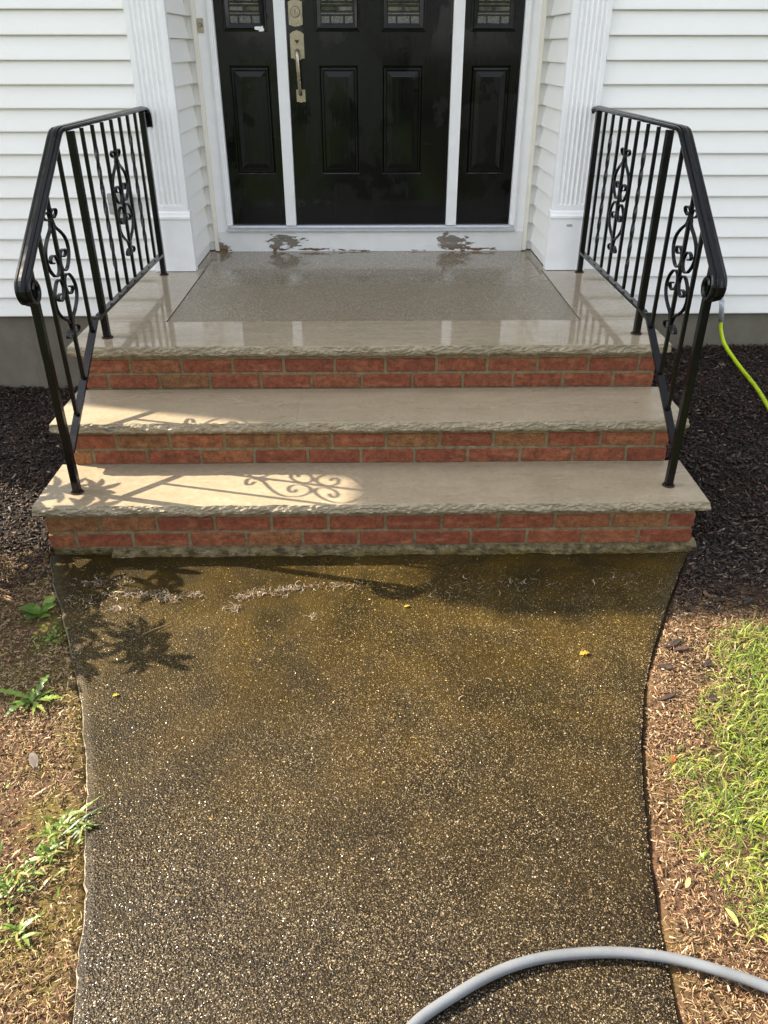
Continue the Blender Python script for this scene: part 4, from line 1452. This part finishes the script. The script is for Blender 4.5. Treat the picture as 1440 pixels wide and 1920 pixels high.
# ---------------------------------------------------------------- weeds
def leaf_mesh(length, width, lobes, seed, arch=.5, base=.12, cup=.15):
    """a thin leaf lying along +x with a wavy or lobed edge, arching over"""
    n_ = 22
    V = []; F = []; rr = random.Random(seed)
    for i in range(n_+1):
        t = i/n_
        wd = width*.5*(math.sin(math.pi*min(1, (t*.92+.02))**.85)*.9+base*(1-t))
        if lobes:
            wd *= .34+.66*((t*lobes) % 1.0)**.7+rr.uniform(-.04, .04)
        if i == n_: wd = width*.01
        xx = length*math.sin(arch*t)/arch if arch else length*t
        zz = length*(1-math.cos(arch*t))/arch if arch else 0
        zz = length*.20*math.sin(math.pi*t*.86)*arch + rr.uniform(-.012, .012)*length
        tw = rr.uniform(-.1, .1)*wd
        V += [(xx, -wd, zz+cup*wd+tw), (xx, 0, zz), (xx, wd, zz+cup*wd-tw)]
    for i in range(n_):
        for k in range(2):
            a = i*3+k
            F.append((a, a+1, a+4, a+3))
    return V, F
def weed(name, loc, label, leaves, cat='weed', seed=0, spread=0.0):
    x0, y0 = loc
    rs = random.Random(seed+900)
    root = thing(name, (x0, y0, float(gz(x0, y0))), label, cat)
    for i, (az, L, W, lob, arch, col, lift) in enumerate(leaves):
        V, F = leaf_mesh(L, W, lob, seed*31+i, arch)
        V = np.array(V)
        lift = lift*.55
        c, s = math.cos(lift), math.sin(lift)
        V = np.stack([V[:, 0]*c-V[:, 2]*s, V[:, 1], V[:, 0]*s+V[:, 2]*c+.006], 1)
        c, s = math.cos(az), math.sin(az)
        V = np.stack([V[:, 0]*c-V[:, 1]*s, V[:, 0]*s+V[:, 1]*c, V[:, 2]], 1) + np.array(root.location) + np.array([rs.gauss(0, spread), rs.gauss(0, spread), abs(rs.gauss(0, spread*.25))])
        cc = np.tile(np.array(col), (len(V), 1)); cc[1::3] = np.array(col)*1.35
        from_np('leaf', V, np.array(F), 'leaf_green', root, True, cc)
    return root
g1, g2, g3, g4 = (.085, .15, .018), (.125, .20, .028), (.055, .11, .017), (.18, .25, .045)
def blades(n_, lo, hi, w_, seed, lift=(.1, .9)):
    rr = random.Random(seed)
    return [(rr.uniform(0, 6.28), rr.uniform(lo, hi), w_*rr.uniform(.6, 1.4), 0, rr.uniform(.4, 1.2), rr.choice((g1, g2, g2, g4, g3, (.24, .27, .07), (.30, .24, .09))), rr.uniform(*lift)) for _ in range(n_)]
def leaflets(n_, lo, hi, asp, seed, lob=0):
    rr = random.Random(seed)
    out = []
    for _ in range(n_):
        L = rr.uniform(lo, hi)
        out.append((rr.uniform(0, 6.28), L, L*asp*rr.uniform(.7, 1.2), lob, rr.uniform(.3, 1.0), rr.choice((g1, g2, g4, g4, g3, (.26, .30, .07))), rr.uniform(-.2, .9)))
    return out
weed('dandelion', (-.985, -.785), 'jagged leaved dandelion rosette growing at the left walkway edge', [
    (2.95, .135, .027, 5, .5, g4, .12), (1.25, .095, .030, 4, .7, g1, .5), (1.75, .05, .020, 3, .6, g2, .6), (.05, .085, .026, 5, .5, g4, .1), (5.55, .080, .018, 5, .5, (.24, .27, .07), .05), (4.15, .100, .028, 4, .6, g3, .1), (4.95, .075, .014, 5, .4, g4, .08), (.55, .06, .018, 4, .5, g1, .2), (3.5, .07, .014, 4, .4, g2, .15), (2.3, .04, .014, 3, .4, g1, .3), (6.0, .06, .016, 4, .6, g2, .2), (4.55, .055, .012, 4, .4, g2, .1)], 'dandelion', 1, .005)
weed('broadleaf_weed', (-1.115, -.365), 'broad leaved weed with folded dark leaves by the left walkway corner', [
    (3.05, .105, .052, 0, .7, g1, .3), (1.2, .075, .040, 0, .9, g4, .5), (.4, .070, .042, 0, .8, g1, .5), (4.1, .06, .036, 0, .6, g3, .2), (2.2, .06, .030, 0, .8, g2, .6), (3.6, .05, .028, 0, .7, g3, .2), (.0, .045, .024, 0, .7, g2, .3)], 'weed', 2, .012)
weed('clover_weed', (-1.055, -.485), 'small bushy weed below the broad leaved one at the walkway edge', leaflets(60, .008, .022, .6, 3), 'weed', 3, .026)
weed('clover_weed', (-1.07, -1.085), 'round bright green weed cushion at the left picture edge', leaflets(120, .009, .024, .6, 4), 'weed', 4, .030)
weed('crabgrass_weed', (-.755, -1.225), 'sprawling crabgrass leaning over the left walkway edge', [
    (.62, .135, .006, 0, .5, (.08, .12, .05), .35), (.75, .12, .006, 0, .5, g4, .45)] + blades(46, .02, .075, .0065, 5), 'weed', 5, .024)
weed('crabgrass_weed', (-.775, -1.290), 'lower clump of crabgrass below the one leaning over the left walkway edge', blades(34, .02, .065, .0065, 55), 'weed', 55, .024)
weed('tuft_weed', (-.83, -1.37), 'yellow green tuft of fine leaves below the crabgrass', blades(70, .012, .045, .0055, 6) + leaflets(30, .008, .018, .5, 61), 'weed', 6, .034)
weed('crabgrass_weed', (-.775, -1.480), 'open stalked weed with arching blades on the left soil', [
    (.6, .075, .009, 0, .6, g2, .5), (.15, .06, .009, 0, .7, g4, .4), (3.3, .055, .009, 0, .7, g4, .4), (5.4, .05, .010, 0, .6, g2, .3)] + blades(12, .025, .06, .007, 7, (.2, .7)), 'weed', 7, .010)
weed('broadleaf_weed', (-.865, -1.470), 'ragged leaved weed second from bottom at the left edge', leaflets(34, .016, .036, .5, 8, 3), 'weed', 8, .026)
weed('clover_weed', (-.865, -1.560), 'small leafy weed clump at the bottom left picture edge', leaflets(90, .009, .022, .6, 9), 'weed', 9, .028)
def single_leaf(name, loc, L, W, az, col, label, cat, mat='leaf_green', z=None, lift=.12, lob=0):
    V, F = leaf_mesh(L, W, lob, L*991, .6)
    V = np.array(V); V[:, 0] -= L/2
    zz = float(gz(*loc))+.010 if z is None else z
    c, s = math.cos(lift), math.sin(lift)
    V = np.stack([V[:, 0]*c-V[:, 2]*s, V[:, 1], V[:, 0]*s+V[:, 2]*c], 1)
    c, s = math.cos(az), math.sin(az)
    V = np.stack([V[:, 0]*c-V[:, 1]*s, V[:, 0]*s+V[:, 1]*c, V[:, 2]], 1)
    o = from_np(name, V, np.array(F), mat, None, True, np.tile(np.array(col), (len(V), 1)))
    o.location = (loc[0], loc[1], zz)
    return tag(o, label, cat)
single_leaf('fallen_leaf', (-.800, -1.300), .05, .012, .05, (.36, .46, .22), 'pale green blade lying on the left soil beside the tuft', 'leaf')
single_leaf('fallen_leaf', (-.838, -1.418), .026, .016, .3, (.10, .17, .02), 'small dark green leaf on the left soil', 'leaf')
single_leaf('fallen_leaf', (.665, -.602), .034, .024, .1, (.38, .24, .03), 'yellow fallen leaf at the right of the walkway', 'leaf', 'leaf_yellow', GZ+.004, .08, 3)
single_leaf('fallen_leaf', (.118, -.350), .024, .015, .2, (.36, .26, .03), 'small yellow leaf near the railing volute shadow', 'leaf', 'leaf_yellow', GZ+.004, .05, 3)
single_leaf('fallen_leaf', (-.755, -.765), .022, .016, .2, (.32, .27, .03), 'yellow leaf scrap near the left walkway edge', 'leaf', 'leaf_yellow', GZ+.004, .05, 3)
single_leaf('fallen_leaf', (.712, -1.395), .030, .012, 1.0, (.46, .36, .16), 'curled tan leaf on the right soil', 'leaf', 'leaf_yellow')
single_leaf('fallen_leaf', (.778, -1.478), .042, .013, 2.0, (.52, .54, .16), 'pale yellow green blade lying above the grey hose', 'leaf', 'leaf_yellow')
single_leaf('fallen_leaf', (.80, -1.03), .026, .018, .8, (.32, .085, .03), 'orange red leaf scrap at the lawn edge', 'leaf', 'leaf_yellow')
# bark pieces on the right soil, a twig and a flat stone
def chunk(name, loc, size, rz, col, label, cat, mat='bark_mulch', seed=1, z=None):
    bm = bmesh.new()
    bmesh.ops.create_cube(bm, size=1)
    bmesh.ops.subdivide_edges(bm, edges=bm.edges, cuts=2, use_grid_fill=True)
    for v_ in bm.verts:
        p = v_.co
        tp = 1-.55*abs(p.x*2)**2
        q_ = Vector((p.x*size[0], p.y*size[1]*tp, p.z*size[2]*(1-.3*abs(p.x*2))))
        v_.co = q_ + Vector((mnoise.noise(p*3+Vector((seed, 0, 0))), mnoise.noise(p*3+Vector((0, seed, 0))), mnoise.noise(p*3+Vector((0, 0, seed)))))*min(size)*.5
    bmesh.ops.recalc_face_normals(bm, faces=bm.faces)
    me = bpy.data.meshes.new(name); bm.to_mesh(me); bm.free()
    a = me.color_attributes.new('Col', 'FLOAT_COLOR', 'POINT')
    a.data.foreach_set('color', np.tile(np.array([*col, 1], np.float32), len(me.vertices)))
    o = link(name, me, mat)
    o.location = (loc[0], loc[1], (float(gz(*loc))+.010) if z is None else z)
    o.rotation_euler = (.1, -.12, rz)
    return tag(o, label, cat)
dk = (.04, .025, .018)
chunk('bark_piece', (.958, -.555), (.062, .020, .010), .45, dk, 'dark bark chip, the upper of the pair near the top of the right soil', 'bark', seed=2)
chunk('bark_piece', (.978, -.580), (.050, .016, .008), .1, (.075, .04, .032), 'reddish bark chip, the lower of the pair near the top of the right soil', 'bark', seed=5)
chunk('bark_piece', (.900, -.665), (.042, .014, .010), -.6, dk, 'dark bark sliver below the pair on the right soil', 'bark', seed=8)
chunk('bark_piece', (1.035, -.650), (.034, .018, .010), .3, dk, 'small dark bark chip at the edge of the lawn', 'bark', seed=11)
chunk('bark_piece', (.862, -.800), (.056, .013, .009), .35, (.05, .03, .022), 'long bark sliver in the middle of the right soil', 'bark', seed=14)
chunk('bark_piece', (.990, -.810), (.034, .022, .012), .2, (.03, .02, .015), 'blunt dark bark lump beside the grass in the middle of the right soil', 'bark', seed=17)
chunk('flat_stone', (-.905, -1.010), (.050, .024, .007), 2.1, (.3, .3, .3), 'small flat grey stone on the soil left of the walkway', 'stone', 'flat_stone', 3)
tw = smooth_path([(-.745, -.490, GZ+.007), (-.715, -.470, GZ+.010), (-.690, -.452, GZ+.009), (-.665, -.430, GZ+.008)], 4)
o = tube_obj('twig', [Vector(p)-Vector((-.705, -.46, GZ)) for p in tw], .0021, 'dry_twig', None, 7, taper=lambda t: 1.2-.5*t)
o.location = (-.705, -.46, GZ)
tag(o, 'short dry twig lying on the left of the walkway', 'twig')

# ---------------------------------------------------------------- rhododendron left of the steps
shrub = thing('rhododendron_shrub', (-1.92, .02, float(gz(-1.92, .02))), 'rhododendron shrub with whorled leathery leaves left of the steps', 'shrub')
whorls = [(-1.64, -.34, .74), (-1.74, -.22, .80), (-1.62, .25, .66), (-1.70, .14, .74), (-1.88, .06, .72), (-1.78, -.45, .60), (-1.62, -.38, .42), (-1.66, -.20, .40), (-1.55, -.30, .26), (-1.75, -.52, .34), (-1.68, -.05, .52), (-1.60, .12, .44), (-1.90, -.20, .9), (-2.0, .1, 1.0), (-2.05, -.15, .85), (-2.1, .2, .7), (-1.9, .3, .78), (-1.72, .30, .46), (-2.2, 0, .6), (-1.85, -.35, .72), (-1.62, -.50, .50), (-1.74, -.60, .44), (-1.58, -.05, .33), (-1.95, -.5, .5)]
for _ in range(30):
    zz = random.uniform(.30, .55)
    whorls.append((random.uniform(-1.42, -1.02)-1.2*(zz+.04), random.uniform(-.78, -.08)+.31*(zz+.04), zz))
bm = bmesh.new()
b0 = Vector((-1.92, .02, -.06))
for wv in whorls:
    wv = Vector(wv)
    mid = b0.lerp(wv, .5) + Vector((random.uniform(-.05, .05), random.uniform(-.05, .05), .05))
    sweep(bm, smooth_path([b0 + Vector((random.uniform(-.03, .03), random.uniform(-.03, .03), 0)), mid, wv], 5), circ(.008, 6), taper=lambda t: 1.3-.8*t)
from_bm('stem', bm, 'tree_bark', shrub, smooth=True)
VV = []; FF = []; CC = []
base_n = 0
for wi, wv in enumerate(whorls):
    nlf = random.randint(7, 9)
    for k in range(nlf):
        V, F = leaf_mesh(random.uniform(.10, .14), .036, 0, wi*20+k, .6, .05)
        V = np.array(V)
        lift = random.uniform(-.25, .35)
        c, s = math.cos(lift), math.sin(lift)
        V = np.stack([V[:, 0]*c-V[:, 2]*s, V[:, 1], V[:, 0]*s+V[:, 2]*c], 1)
        az = k*2*math.pi/nlf + random.uniform(-.2, .2) + wi
        c, s = math.cos(az), math.sin(az)
        V = np.stack([V[:, 0]*c-V[:, 1]*s, V[:, 0]*s+V[:, 1]*c, V[:, 2]], 1) + np.array(wv)
        VV.append(V); FF.append(np.array(F)+base_n); base_n += len(V)
        CC.append(np.tile(np.array([.03, .065, .016])*random.uniform(.7, 1.3), (len(V), 1)))
from_np('foliage', np.concatenate(VV), np.concatenate(FF), 'leaf_green', shrub, True, np.concatenate(CC))

# ---------------------------------------------------------------- unseen trees added across the front lawn to darken the door's reflections
def tree(loc, h, rad, seed, label):
    rr = random.Random(seed); r2 = np.random.default_rng(seed)
    root = thing('reflection_tree', (loc[0], loc[1], -.06), label, 'tree', 'unseen trees added for the door reflections')
    bm = bmesh.new()
    top = Vector((loc[0]+rr.uniform(-.3, .3), loc[1], h*.75))
    sweep(bm, smooth_path([Vector((loc[0], loc[1], -.1)), Vector((loc[0]+.1, loc[1], h*.3)), top], 5), circ(.20, 9), taper=lambda t: 1.25-.95*t)
    cl = []
    for i in range(16):
        a = rr.uniform(0, 6.28); zz = h*rr.uniform(.30, .98)
        rad_ = rad*math.sqrt(max(.1, 1-((zz/h-.6)/.45)**2))*rr.uniform(.35, .95)
        e_ = Vector((loc[0]+math.cos(a)*rad_, loc[1]+math.sin(a)*rad_, zz))
        st = Vector((loc[0], loc[1], min(zz*.7, h*.7)))
        sweep(bm, smooth_path([st, st.lerp(e_, .5)+Vector((0, 0, .2)), e_], 4), circ(.05, 6), taper=lambda t: 1.2-.9*t)
        cl.append(e_)
    from_bm('trunk', bm, 'tree_bark', root, smooth=True)
    N = 5200
    ci = r2.integers(0, len(cl), N)
    cp = np.array([list(c_) for c_ in cl])[ci]
    p = cp + r2.normal(0, rad*.22, (N, 3))
    T = [(-.5, 0, 0), (0, -.28, .08), (.5, 0, 0), (0, .28, .08)]
    cols = np.array([.05, .085, .018])*r2.uniform(.5, 1.6, (N, 1))
    crown = scatter('crown', T, [(0, 1, 2, 3)], p, r2.uniform(0, 6.28, N), r2.normal(0, .8, N), r2.uniform(.16, .34, N), cols, 'leaf_green', root, kind=None)
for i, (a, b, h, rd) in enumerate(((-9, -15, 8, 3.2), (-4.2, -19, 9, 3.4), (1.0, -21, 8.5, 3.3), (5.6, -17, 8, 3.0), (10.5, -16, 9, 3.4), (-15, -12, 8, 3.2))):
    tree((a, b), h, rd, 40+i, ['unseen leafy tree added far left across the front lawn', 'tall unseen leafy tree added left of the middle across the front lawn', 'unseen leafy tree added straight opposite the front door', 'small crowned unseen tree added right of the middle across the front lawn', 'broad unseen leafy tree added at the right across the front lawn', 'unseen leafy tree added at the left lawn border'][i])
